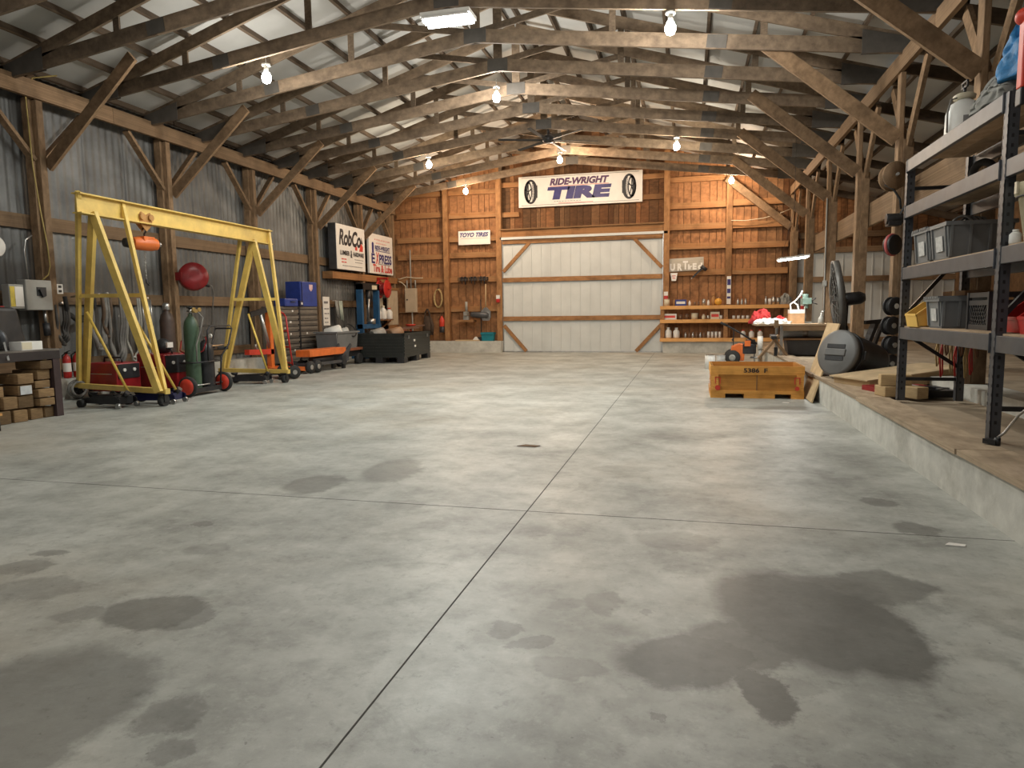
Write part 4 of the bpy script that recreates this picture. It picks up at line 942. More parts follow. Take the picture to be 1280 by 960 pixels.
# hydraulic shop press by the wall
t = thing('shop_press', 'tall dark blue hydraulic shop press against the metal wall', 'shop press', (-8.55, 17.35, .0))
for s in (-1, 1):
    b = MB(); b.bb((-.08, s * .50 - .05, 0), (.08, s * .50 + .05, 2.0)); b.build('column', pressblue, t)
    b = MB(); b.bb((-.28, s * .50 - .05, 0), (.28, s * .50 + .05, .08)); b.build('foot', pressblue, t)
b = MB(); b.bb((-.08, -.55, 1.85), (.08, .55, 2.03)); b.build('top_beam', blackm, t)
b = MB(); b.bb((-.10, -.55, .80), (.10, .55, .92)); b.build('bed', pressblue, t)
b = MB(); b.cyl((0, 0, 1.45), (0, 0, 1.85), .07, n=16); b.cyl((0, 0, 1.2), (0, 0, 1.45), .035, n=12); b.build('ram', blackm, t)
b = MB(); b.bb((.08, .08, 1.87), (.09, .38, 1.98)); b.build('label_plate', creamp, t)
b = MB(); b.cyl((.1, -.25, 1.05), (.14, -.25, 1.6), .03, n=10); b.build('pump_handle', steel, t)
b = MB(); b.cyl((.02, .1, .92), (.02, .1, 1.06), .12, n=18); b.build('press_plate', steel, t)
t = thing('corner_panel', 'beige ribbed panel leaning in the far corner of shed', 'panel', (-8.78, 19.45, .3))
b = MB(); b.bb((-.02, -.36, .55), (.02, .36, 1.62))
for k in range(9): b.bb((.02, -.34 + k * .08, .56), (.03, -.31 + k * .08, 1.61))
b.build('sheet', beige, t); b = MB(); b.bb((-.03, -.40, 1.60), (.04, .40, 1.68)); b.build('top_rail', w_gird, t); b = MB(); b.bb((-.02, -.3, 0), (.02, .3, .56)); b.build('lower_board', w_gird, t)
t = thing('wall_shelf', 'small timber shelf with bottles under the bright red reel', 'shelf', (-8.70, 18.5, 1.0))
b = MB(); b.bb((-.25, -.55, 0), (.12, .55, .03)); b.build('board', w_gird, t)
for y in (-.4, .4):
    b = MB(); b.bar((-.24, y, -.25), (.1, y, 0), .04, .04); b.build('bracket', w_gird, t)
def bottle(name, label, loc, r, h, m, capm=None, group=None, cat='bottle', neck=.45):
    t = thing(name, label, cat, loc, random.uniform(0, 6), group)
    b = MB(); b.lathe([(r * .85, 0), (r, .02 * h / .2), (r, h * .62), (r * .75, h * .74), (r * neck, h * .82), (r * neck, h * .9)], n=14); b.build('body', m, t)
    b = MB(); b.cyl((0, 0, h * .88), (0, 0, h), r * neck * 1.12, n=12); b.build('cap', capm or m, t)
    return t
bottle('oil_bottle', 'white oil bottle left of three below the red reel', (-8.66, 18.15, 1.031), .10, .36, white)
bottle('oil_bottle', 'white oil bottle with cream label, middle of three below reel', (-8.64, 18.46, 1.031), .11, .40, white, creamp)
bottle('oil_bottle', 'white oil bottle right of three below the red reel', (-8.64, 18.88, 1.031), .10, .34, white, redwheel)
t = thing('scroll_notice', 'pale yellow paper strip hung below the bright red reel', 'poster', (-8.80, 18.68, 1.42))
b = MB(); b.bb((-.005, -.12, -.26), (.005, .12, .30)); b.build('sheet', creamp, t); b = MB(); b.cyl((0, -.14, .3), (0, .14, .3), .012, n=8); b.build('hanger', w_gird, t)
t = thing('brown_seat', 'brown wooden chest under the bottle shelf', 'chest', (-8.5, 18.5, 0))
b = MB(); b.bb((-.3, -.6, .0), (.3, .6, .68)); b.build('box', w_under, t, bevel=.01); b = MB(); b.bb((-.32, -.62, .68), (.32, .62, .73)); b.build('lid', M('brown lid', (.20, .07, .04), .6), t)
t = thing('wall_rags', 'pale cloths hung on the metal wall behind the notice', 'cloth', (-8.93, 16.35, 1.55))
for y, w, h, m in ((-.1, .16, .42, cloth_g), (.12, .2, .5, M('pale green cloth', (.36, .40, .34), .9, 0, .2, 9))):
    b = MB()
    n = 7
    top = [(.02 + .02 * math.sin(k * 2.1), y + (k / (n - 1) - .5) * w, 0) for k in range(n)]
    bot = [(.05 + .03 * math.sin(k * 1.7 + 1), y + (k / (n - 1) - .5) * w * 1.2, -h + .04 * math.sin(k)) for k in range(n)]
    b.rings([top + [(p[0] - .012, p[1], p[2]) for p in top[::-1]], bot + [(p[0] - .012, p[1], p[2]) for p in bot[::-1]]]); b.build('rag', m, t)
b = MB(); b.cyl((-.04, -.2, .0), (-.04, .24, .0), .012, n=8); b.build('rail', steel, t)

# ------------------------------------------------------------------ steel shelving on the ledge
def upright(b, x, y, z0, z1, sy=1):
    b.bb((x - .004, y - .03, z0), (x + .004, y + .03, z1)); b.bb((x, y + sy * .026, z0), (x + .06, y + sy * .03, z1)); b.bb((x, y - sy * .03, z0), (x + .06, y - sy * .026, z1))
    z = z0 + .1
    while z < z1 - .04:
        for yy in (-.014, .014): b.bb((x - .0055, y + yy * 1.8 - .004, z), (x - .0035, y + yy * 1.8 + .004, z + .020), 1)
        b.bb((x + .02, y - .0315, z), (x + .035, y - .0295, z + .022), 1); b.bb((x + .02, y + .0295, z), (x + .035, y + .0315, z + .022), 1); z += .06
def rack(label, y0, y1, levels, ztop, x0=1.90, x1=2.38, zs=.322, ends=(0, 1)):
    t = thing('steel_shelving', label, 'shelving', (x0, (y0 + y1) / 2, zs)); off = (x0, (y0 + y1) / 2, zs)
    for y in [(y0, y1)[e] for e in ends]:
        for x, nm in ((x0, 'front'), (x1, 'rear')):
            b = MB(off); upright(b, x, y, zs, ztop); b.build('upright', [darkgrey, blackm], t)
        b = MB(off)
        for p, q in ((.52, .52), (ztop - .25, ztop - .25), (.95, .62), (1.1, 1.7)):
            b = MB(off); b.bar((x0 + .03, y, p), (x1 + .03, y, q), .03, .03); b.build('side_brace', blackm, t)
    for z in levels:
        for x in (x0 - .012, x1 + .03):
            b = MB(off); b.bb((x, y0 + .03, z - .055), (x + .035, y1 - .03, z + .05)); b.bb((x - .004, y0 + .031, z - .07), (x + .02, y0 + .036, z + .06)); b.bb((x - .004, y1 - .036, z - .07), (x + .02, y1 - .031, z + .06)); b.build('beam', darkgrey, t, bevel=.004)
        b = MB(off)
        n = 3
        for k in range(n): b.bb((x0 + .024 + k * .152, y0 + .04, z + .045), (x0 + .024 + k * .152 + .148, y1 - .04, z + .063))
        b.build('deck', w_deck, t)
    return t
rack('dark grey steel shelving bay holding the grey tote bins', 5.03, 7.05, (.95, 1.49, 2.04, 2.45), 2.50)
rack('dark grey steel shelving bay at picture edge with red bins', 2.95, 5.0, (.945, 1.50, 2.03), 2.50, ends=(0,))

def tote(name, label, loc, rz=0, s=1.0, group=None, hose=False):
    t = thing(name, label, 'tote bin', loc, rz, group)     # long axis x, width along y
    w, d, h, tp = .46 * s, .40 * s, .285 * s, .88
    b = MB()
    b.rings([[(x * w / 2 * k, y * d / 2 * k, z) for x, y in ((-1, -1), (1, -1), (1, 1), (-1, 1))] for k, z in ((tp * .97, 0), (tp, .012), (1, h), (.97, h), (tp * .95, .02))], sm=False)
    for x in (-.5, -.17, .17, .5):
        for sy in (-1, 1): b.obox((x * w * .86, sy * (d / 2 * .95), h * .52), (1, 0, 0), (0, 1, 0), V((0, sy * d * (1 - tp) / 2, h)).normalized(), .018, .02, h * .9)
    for sx in (-1, 1):
        for y in (-.42, .42): b.obox((sx * w / 2 * .95, y * d * .9, h * .52), (1, 0, 0), (0, 1, 0), V((sx * w * (1 - tp) / 2, 0, h)).normalized(), .02, .018, h * .9)
    b.build('tub', greyp, t)
    b = MB()
    for s1 in (-1, 1): b.box((0, s1 * d / 2, h - .012), (w + .03, .025, .03)); b.box((s1 * w / 2, 0, h - .012), (.025, d + .03, .03))
    b.build('rim', greyp, t)
    b = MB()
    for s1 in (-1, 1):
        b.box((0, s1 * d / 4, h + .008), (w + .02, d / 2 - .012, .012))
        for k in range(5): b.box((-w / 2 - .006 , s1 * d / 4 + (k - 2) * .035, h + .004), (.03, .02, .02))
    if not hose: b.build('lid_flaps', greyp, t)
    b = MB(); b.obox((-w / 2 * .965, -.01, h * .45), (1, 0, 0), (0, 1, 0), V((-w * (1 - tp) / 2, 0, h)).normalized(), .006, d * .36, h * .42); lb = b.build('paper_label', M('label grey white', (.48, .48, .46), .6, 0, .25, 30), t)
    return t
tote('tote_bin', 'grey tote bin on third shelf level, next to the rack end upright', (2.165, 6.70, 1.553))
tote('tote_bin', 'grey tote bin on third shelf level with hose loops on top', (2.165, 6.265, 1.553), hose=True)
t = thing('hose_coil', 'grey hose loops sticking out of the open tote bin', 'hose', (2.15, 6.28, 1.70))
b = MB()
for k in range(4): b.ring((-.05 + k * .045, .0, .07), .13 - .006 * k, .011, (1, .5 - k * .12, 0), 24, 6)
b.build('coil', hosegrey, t)
tote('tote_bin', 'grey tote bin on second shelf level between yellow bin and milk crate', (2.09, 6.185, 1.013), 0, .84)
# black milk crate
t = thing('milk_crate', 'black lattice milk crate on second shelf level', 'crate', (2.17, 5.62, 1.013))
b = MB(); w, d, h = .30, .36, .27
for s in (-1, 1):
    for z in (.02, h - .02, h * .72): b.box((0, s * d / 2, z), (w, .014, .035)); b.box((s * w / 2, 0, z), (.014, d, .035))
    for k in range(9):
        for dr in (-1, 1):
            x = -w / 2 + .02 + k * (w - .04) / 8
            x2 = max(-w / 2, min(w / 2, x + dr * .10)); b.bar((x, s * d / 2, .03), (x2, s * d / 2, h * .72), .008, .008)
            y = -d / 2 + .02 + k * (d - .04) / 8; y2 = max(-d / 2, min(d / 2, y + dr * .12)); b.bar((s * w / 2, y, .03), (s * w / 2, y2, h * .72), .008, .008)
    for s2 in (-1, 1): b.box((s * w / 2, s2 * d / 2, h / 2), (.025, .025, h))
b.box((0, 0, .01), (w, d, .015)); b.build('lattice', blackp, t)
def shelf_bin(name, label, loc, m, s=1.0, rz=0, group=None):
    t = thing(name, label, 'parts bin', loc, rz, group)    # open front faces -x
    w, d, h = .26 * s, .38 * s, .2 * s
    prof = [(-d / 2 - .01, .0), (d / 2, 0), (d / 2, h), (-d / 2 + .12 * s, h), (-d / 2 - .03, h * .45)]
    b = MB()
    for y in (-w / 2, w / 2 - .008): b.prism(prof, (0, y + .008, 0), (1, 0, 0), (0, 0, 1), .008)
    b.bb((d / 2 - .008, -w / 2, 0), (d / 2, w / 2, h)); b.bb((-d / 2, -w / 2, 0), (d / 2, w / 2, .008))
    b.obox((-d / 2 - .02, 0, h * .225), (1, 0, 0), (0, 1, 0), V((-.02, 0, h * .45)).normalized(), .008, w, h * .47)
    b.build('tray', m, t)
    b = MB()
    for y in (-w / 2, w / 2): b.bar((-d / 2 + .12 * s, y, h), (d / 2, y, h), .02, .014); b.bar((-d / 2 - .03, y, h * .45), (-d / 2 + .12 * s, y, h), .02, .014)
    b.bar((-d / 2 - .03, -w / 2, h * .45), (-d / 2 - .03, w / 2, h * .45), .014, .02); b.build('rim', m, t)
    return t
shelf_bin('parts_bin', 'yellow plastic parts bin at the far end of second shelf level', (2.14, 6.72, 1.013), yelp, 1.15)
t = thing('orange_pail', 'small orange pail between yellow bin and grey tote', 'pail', (2.03, 6.49, 1.013))
b = MB(); b.lathe([(.055, 0), (.07, .17), (.076, .175), (.07, .18), (.06, .01)], n=18, cap=False); b.lathe([(.0, .004), (.055, .004)], n=18); b.build('shell', orange, t)
b = MB(); b.tube([(0, -.07, .17), (-.05, -.04, .2), (-.06, 0, .21), (-.05, .04, .2), (0, .07, .17)], .004, 6); b.build('bail', steel, t)
shelf_bin('parts_bin', 'red plastic parts bin beside the milk crate', (2.22, 5.09, 1.013), red, 1.0)
shelf_bin('parts_bin', 'red plastic parts bin in the edge shelving bay', (2.21, 4.74, 1.008), red, 1.1)
t = thing('curved_pipe', 'grey curved plastic pipe leaning beside the red bin', 'pipe', (2.0, 4.55, 1.008))
b = MB(); b.tube([(-.06, .10, .03), (-.05, .05, .04), (-.03, -.02, .10), (0, -.1, .2), (0, -.2, .26)], .022, 10); b.build('pipe', greyp, t)
# tan canvas bucket bag
t = thing('canvas_bucket', 'tan canvas bucket on third level of the edge shelving bay', 'bucket', (2.08, 4.80, 1.563))
b = MB(); b.lathe([(.12, 0), (.13, .01), (.17, .27), (.185, .275), (.19, .35), (.178, .35), (.16, .27), (.115, .02)], n=26, cap=False); b.lathe([(0, .005), (.12, .005)], n=20); b.build('shell', M('tan canvas', (.42, .37, .24), .85, 0, .15, 14, .3), t)
for k in range(8):
    a = k * PI / 4; b = MB(); b.box((.193 * math.cos(a), .193 * math.sin(a), .32), (.012, .03, .07), a); b.build('rim_tab', creamp, t)
b = MB(); b.ring((0, 0, .27), .178, .006, n=28); b.build('band', blackp, t)
t = thing('white_canister', 'small white canister beside the tan canvas bucket', 'canister', (1.96, 4.96, 1.563))
b = MB(); b.lathe([(.03, 0), (.034, .01), (.034, .06), (.02, .075)], n=14); b.build('body', white, t); b = MB(); b.cyl((0, 0, .075), (0, 0, .09), .018, n=10); b.build('cap', white, t)
# on the top shelf
t = thing('pump_sprayer', 'white pump sprayer jug standing on the top shelf', 'sprayer', (2.10, 6.36, 2.512))
b = MB(); b.lathe([(.11, 0), (.125, .015), (.128, .05), (.125, .20), (.10, .27), (.05, .30), (.045, .31)], n=26); b.build('tank', M('translucent white', (.80, .80, .76), .4, 0, .08, 5), t)
b = MB(); b.lathe([(.045, .305), (.075, .31), (.08, .335), (.06, .35), (.05, .35)], n=22); b.build('collar', creamp, t)
b = MB(); b.cyl((0, 0, .35), (0, 0, .40), .012, n=8)
for s in (-1, 1): b.bar((0, s * .05, .40), (0, s * .05, .44), .012, .012)
b.bar((0, -.055, .40), (0, .055, .40), .016, .014); b.bar((0, -.055, .44), (0, .055, .44), .016, .014); b.build('pump_handle', blackp, t)
b = MB(); b.tube([(-.05, -.03, .32), (-.11, -.05, .30), (-.132, -.055, .2), (-.128, -.05, .05)], .007, 7); b.build('hose', hosegrey, t)
b = MB(); b.lathe([(.129, .06), (.1295, .14)], n=40, cap=False); o = MB()
o.rings([[(.13 * math.cos(a), .13 * math.sin(a), z) for a in [-1.9 + .1 * k for k in range(9)]] + [(.126 * math.cos(a), .126 * math.sin(a), z) for a in [-1.1 - .1 * k for k in range(9)]] for z in (.05, .16)], sm=False); o.build('label', greyink, t)
def heap(name, label, cat, loc, r, h, m, seed, squash=(1, 1)):
    rnd = random.Random(seed); ph = [rnd.uniform(0, 6) for _ in range(8)]
    b = MB(); n, k = 72, 26; R = []
    for i in range(k + 1):
        u = i / k; rad = r * math.cos(u * PI / 2) ** .7 if u < 1 else .004
        R.append([(rad * math.cos(a) * squash[0] * (1 + .12 * math.sin(3 * a + ph[0]) + .07 * math.sin(7 * a + ph[1] + u * 5)), rad * math.sin(a) * squash[1] * (1 + .12 * math.sin(2 * a + ph[2]) + .06 * math.sin(9 * a + ph[3] - u * 4)),
                   max(0, h * math.sin(u * PI / 2) * (1 + .16 * math.sin(4 * a + ph[4] + u * 6) + .10 * math.sin(9 * a + ph[5])) if i else 0)) for a in (2 * PI * j / n for j in range(n))])
    b.rings(R)
    from mathutils import noise
    for i, p in enumerate(b.v):
        q = p + V((seed * 3.1, 0, 0)); f = min(1, p.z / (h * .25))
        d = noise.noise_vector(q * 9) * .035 + V((1, 1, 1)) * (abs(noise.noise(q * 17)) - .2) * .05
        b.v[i] = p + d * f * (r / .28)
    o = b.build(name, m, None, loc); return tag(o, label, cat)
heap('folded_cloth', 'crumpled grey cloth under the blue tarp on top shelf', 'cloth', (2.05, 5.42, 2.512), .30, .19, cloth_g, 3, (.6, 1.0))
heap('tarp_bundle', 'bunched bright blue tarp on the top shelf', 'tarp', (2.12, 5.24, 2.62), .26, .34, cloth_b, 5, (.7, 1.1))
t = thing('reflector_pole', 'orange pole with black end hanging at the shelving edge', 'pole', (1.875, 4.78, 2.50))
b = MB(); b.bb((-.02, -.035, -.05), (.005, .035, .33)); b.build('shaft', redwheel, t, bevel=.008)
b = MB(); b.bb((-.02, -.035, -.15), (.005, .035, -.05)); b.build('grip', blackp, t, bevel=.006)
b = MB(); b.sphere((0, .02, .36), .05, 14, 8); b.build('knob', redwheel, t)
t = thing('black_duffel', 'flat black bag under the grey cloth on top shelf', 'bag', (2.06, 5.45, 2.512))
b = MB(); b.sphere((0, 0, .04), .2, 18, 8, (.8, 1.6, .22)); b.build('bag', blackp, t); b = MB(); b.tube([(-.1, -.1, .08), (-.14, -.05, .12), (-.14, .05, .12), (-.1, .1, .08)], .01, 7); b.build('strap', blackp, t)
t = thing('coiled_tube', 'black rubber tube ring at the back of fourth shelf level', 'tube', (2.26, 6.35, 2.103))
b = MB(); b.ring((0, 0, .12), .10, .03, (1, .5, .15), 28, 10); b.build('coil', rubber, t); b = MB(); b.cyl((0, 0, .005), (.02, .01, .04), .012, n=8); b.build('valve', rubber, t)
t = thing('dark_box', 'dark brown box in shadow on the second shelf level', 'box', (2.26, 6.55, 1.013))
b = MB(); b.bb((-.1, -.25, 0), (.1, .25, .3)); b.build('carton', w_under, t); b = MB(); b.bb((-.102, -.03, 0), (.102, .03, .302)); b.build('tape', card, t)
# under the shelf: cords hanging, post items
t = thing('hanging_cords', 'bundle of red and tan cords hanging under the second shelf level', 'cords', (2.36, 7.0, .90))
for k in range(9):
    b = MB(); x = -.06 + k * .016; y = .28 - k * .07; L = .28 + .12 * math.sin(k * 2.2)
    b.tube([(x, y, 0), (x - .02, y + .015, -L * .5), (x, y + .03, -L), (x + .02, y + .05, -L * .9), (x + .01, y + .05, -L * .3), (x, y + .05, 0)], .008, 6); b.build('cord', [rope_t, red, M('brown cord', (.18, .09, .05), .8)][k % 3], t)

# spools, rollers on post 2
t = thing('cable_spool', 'wooden cable spool with black strap hung high on the post', 'spool', (2.50, 9.95, 2.84))
b = MB()
for s in (-1, 1): b.lathe([(.02, -.014), (.17, -.014), (.17, .014), (.02, .014)], V((0, -.1 + s * .10, 0)), (.35, -1, 0), 30)
b.build('flange', w_post, t)
b = MB(); b.lathe([(.10, -.09), (.10, .09)], V((0, -.1, 0)), (.35, -1, 0), 20); b.build('core', w_post, t)
b = MB(); b.tube([(-.05, -.22, -.02), (-.12, -.22, -.12), (-.02, -.2, -.17), (.06, -.2, -.3), (.08, -.18, -.42)], .014, 8); b.build('strap', rubber, t)
b = MB(); b.cyl((0, -.3, 0), (.05, .16, 0), .018, n=10); b.build('peg', steel, t)
t = thing('post_winch', 'black ratchet winch fixed to the post under the wooden spool', 'winch', (2.55, 9.95, 2.30))
b = MB(); b.box((0, 0, 0), (.16, .16, .14)); b.cyl((-.1, -.02, .02), (.1, -.02, .02), .07, n=16); b.build('housing', blackm, t, bevel=.01)
b = MB(); b.bar((.05, -.05, .05), (.12, -.1, .22), .02, .02); b.build('lever', blackm, t)
t = thing('tape_reel', 'pink and black round reel on the post below the winch', 'reel', (2.54, 9.92, 1.99))
b = MB(); b.lathe([(.02, -.05), (.12, -.05), (.13, -.04), (.13, .04), (.12, .05), (.02, .05)], d=(.8, -1, 0), n=24); b.build('case', blackp, t)
b = MB(); b.ring((0, 0, 0), .125, .022, (.8, -1, 0), 24, 8); b.build('band', M('faded red plastic', (.45, .10, .10), .5), t)
for k, (z, lb) in enumerate(((1.20, 'topmost of four black cord reels on the timber post, with white hub'), (.95, 'second from top of four black cord reels on timber post'), (.70, 'third from top of four black cord reels on timber post'), (.46, 'lowest of four black cord reels on the timber post'))):
    t = thing('cord_reel', lb, 'reel', (2.53 + (.0 if k % 2 else .02), 9.86, z), 0, 'black cord reels on the post')
    b = MB()
    for s in (-1, 1): b.lathe([(.03, -.01), (.115, -.01), (.12, 0), (.115, .01), (.03, .01)], V((0, -.06, 0)) + V((.55, -1, 0)).normalized() * .045 * s, (.55, -1, 0), 26)
    b.build('flange', blackp, t)
    b = MB(); b.ring((0, -.06, 0), .07, .035, (.55, -1, 0), 22, 8); b.build('wound_cord', rubber, t)
    b = MB(); z3 = V((.55, -1, 0)).normalized(); b.cyl(V((0, -.06, 0)) - z3 * .06, V((0, -.06, 0)) + z3 * .062, .034, n=16); b.build('hub', white if k == 0 else steel, t)
    b = MB(); b.cyl((0, -.04, 0), (.06, .10, 0), .012, n=8); b.build('peg', steel, t)

# ------------------------------------------------------------------ things lying on the ledge
ZL = .323
t = thing('trash_can', 'black round trash can lying on its side on the ledge', 'trash can', (1.76, 9.05, .645))
ax = V((.74, .58, -.22)).normalized()
b = MB(); b.lathe([(.27, .03), (.268, .10), (.262, .11), (.255, .3), (.225, .62), (.205, .68), (.0, .685)], (0, 0, 0), ax, 32, cap=False)
b.lathe([(.278, .10), (.282, .12), (.278, .14)], (0, 0, 0), ax, 32); b.build('body', blackp, t)
b = MB(); b.lathe([(.0, -.03), (.18, -.035), (.21, -.02), (.25, -.02), (.283, -.005), (.287, .03), (.27, .045)], (0, 0, 0), ax, 36); ld = b.build('lid', lidg, t)
x, y, z = frame_from(ax)
b = MB(); b.obox(z * -.041 , x, y, z, .30, .085, .02); b.build('lid_handle', lidg, ld, bevel=.01)
b = MB()
for s in (-1, 1): b.obox(z * -.035 + y * s * .075, x, y, z, .26, .05, .012)
b.build('lid_recess', blackp, ld)
b = MB()
for s in (-1, 1): b.obox(x * s * .28 + z * .14, x, y, z, .05, .11, .05)
b.build('side_handle', blackp, t, bevel=.01)
# plywood sheet leaning between crate and ledge
t = thing('plywood_board', 'pale plywood board leaning on the ledge beside the wood crate', 'board', (1.5, 9.5, 0))
A, Bv = V((.0, -.35, .012)), V((.0, .78, 0)); Cq = V((.40, .56, .97))
b = MB()
n = Bv.cross(Cq).normalized() * .018
b.add([A, A + Bv, A + Bv + Cq, A + Cq, A + n, A + Bv + n, A + Bv + Cq + n, A + Cq + n])
for q in ((3, 2, 1, 0), (4, 5, 6, 7), (0, 1, 5, 4), (1, 2, 6, 5), (2, 3, 7, 6), (3, 0, 4, 7)): b.face(q, [(0, 0), (.8, 0), (.8, 1), (0, 1)])
b.build('sheet', w_ply, t)
# pedestal fan
t = thing('pedestal_fan', 'large round pedestal fan standing on the ledge behind trash can', 'fan', (2.10, 10.30, ZL))
b = MB(); b.lathe([(.28, 0), (.28, .02), (.05, .05), (.03, .08)], n=28); b.build('base', blackm, t)
b = MB(); b.cyl((0, 0, .05), (0, 0, .62), .030, n=14); b.cyl((0, 0, .62), (0.01, 0, .98), .018, n=12); b.build('pole', blackm, t)
fd = V((-.985, .10, -.10)).normalized(); fc = V((-.12, -.03, .97)); HR = .53
b = MB()
for rr in (.08, .17, .26, .35, .44, .52):
    for s in (-1, 1): b.ring(fc + fd * s * .085 * (1 - (rr / .46) ** 2 * .55), rr, .006, fd, 40, 5)
x, y, z = frame_from(fd)
for k in range(28):
    a = 2 * PI * k / 28; u = x * math.cos(a) + y * math.sin(a)
    for s in (-1, 1): b.tube([fc + z * s * .085 + u * .06, fc + z * s * .08 + u * .25, fc + z * s * .035 + u * HR], .004, 5)
b.lathe([(HR, -.04), (HR + .012, -.04), (HR + .012, .04), (HR, .04)], fc, fd, 40, cap=False); b.build('cage', fanm, t)
b = MB()
for k in range(4):
    a = 2 * PI * k / 4; u = x * math.cos(a) + y * math.sin(a); v = x * -math.sin(a) + y * math.cos(a)
    P = [fc + u * .05 - v * .05 + z * .03, fc + u * .05 + v * .05 - z * .03, fc + u * .40 + v * .17 - z * .05, fc + u * .40 - v * .12 + z * .05]
    q = b.add(P + [p + z * .006 for p in P])
    for f in ((3, 2, 1, 0), (4, 5, 6, 7), (0, 1, 5, 4), (1, 2, 6, 5), (2, 3, 7, 6), (3, 0, 4, 7)): b.face([q + i for i in f])
b.lathe([(.06, -.05), (.06, .05)], fc, fd, 18); b.build('blades', fanm, t)
b = MB(); b.lathe([(.085, .09), (.09, .12), (.085, .28), (.05, .34)], fc, -fd, 20); b.build('motor', blackp, t)
# black folding sawhorse / pipe stand
t = thing('jack_stand', 'black folded steel stand upright behind the trash can', 'stand', (2.46, 10.5, ZL))
b = MB(); b.bar((-.12, -.1, .18), (.06, .02, .66), .09, .06); b.bar((.0, -.05, .2), (.16, .05, .66), .05, .04); b.build('upright_arm', blackm, t)
b = MB(); b.bar((-.35, -.25, .03), (.3, .25, .05), .12, .06); b.bar((-.16, -.12, .2), (.3, .1, .03), .08, .06); b.build('base_beam', blackm, t)
b = MB(); b.bar((-.1, -.12, .66), (.2, .06, .68), .05, .05); b.build('top_bar', blackm, t)
b = MB(); b.cyl((-.14, -.14, .2), (-.06, -.22, .2), .03, n=12); b.build('pin', steel, t)
# scrap boards, cartons on the ledge under the shelving
t = thing('cardboard_slab', 'long tan cardboard slab on the ledge under the shelving', 'cardboard', (2.2, 8.4, ZL))
b = MB(); b.obox((0.1, .15, .07), V((.92, .4, .10)).normalized(), V((-.4, .92, 0)).normalized(), V((-.1, 0, 1)).normalized(), 1.15, .62, .12); b.build('carton', card, t)
b = MB(); b.obox((0.08, .15, .137), V((.92, .4, .10)).normalized(), V((-.4, .92, 0)).normalized(), V((-.1, 0, 1)).normalized(), 1.2, .66, .012); b.build('top_flap', M('pale cardboard', (.50, .37, .22), .8), t)
for i, (x, y, z, sx, sy, sz, rz, lb) in enumerate(((1.93, 7.36, ZL, .22, .22, .10, .2, 'square sawn block lying flat on the ledge at shelving foot'), (2.08, 7.22, ZL, .13, .24, .11, .5, 'sawn block angled beside the square one on ledge'), (1.96, 7.36, ZL + .102, .27, .16, .11, -.1, 'sawn block resting on top of the other ledge blocks'))):
    b = MB(); b.box((0, 0, sz / 2), (sx, sy, sz), rz); tag(b.build('timber_block', WOOD('pale block', (.38, .26, .13), (.52, .38, .21), tone=.12, vs=9), None, (x, y, z), .008), lb, 'timber block')
t = thing('flat_box', 'red and grey flat printed box behind the sawn blocks', 'box', (2.12, 7.82, ZL), .3)
b = MB(); b.bb((-.3, -.16, 0), (.3, .16, .05)); b.build('carton', darkred, t); b = MB(); b.bb((-.18, -.162, .008), (.22, -.160, .042)); b.bb((-.2, -.1, .05), (.2, .1, .052)); b.build('print_panel', M('grey print', (.40, .39, .38), .5), t)
t = thing('black_tray', 'black plastic tray on the ledge beside shelving leg', 'tray', (2.28, 7.45, ZL), .1)
b = MB(); b.rings([[(x * .17 * k, y * .22 * k, z) for x, y in ((-1, -1), (1, -1), (1, 1), (-1, 1))] for k, z in ((.85, 0), (1, .07), (.97, .07), (.84, .01))], sm=False); b.build('pan', blackp, t); b = MB(); b.ring((0, 0, .07), .19, .006, n=4); b.build('lip', blackp, t)
t = thing('bent_rod', 'thin bent steel rod with clamp at the shelving foot', 'rod', (1.86, 4.78, ZL))
b = MB(); b.tube([(-.02, .02, .02), (.04, .01, .08), (.08, -.06, .20), (.10, -.10, .24), (.12, -.24, .235), (.13, -.4, .22)], .008, 7); b.build('rod', steel, t)
b = MB(); b.box((-.02, .03, .02), (.05, .08, .03), .6); b.cyl((0, .0, .0), (0, 0, .05), .018, n=10); b.build('clamp', blackm, t)
t = thing('blue_jug', 'bright blue plastic jug on the ledge at picture edge', 'jug', (1.80, 4.02, ZL))
b = MB(); b.lathe([(.07, 0), (.085, .015), (.088, .08), (.07, .14), (.03, .17), (.03, .2)], n=18); b.build('body', M('bright blue plastic', (.01, .02, .42), .35, 0, .1, 6), t)
b = MB(); b.cyl((0, 0, .2), (0, 0, .225), .034, n=12); b.build('cap', white, t)

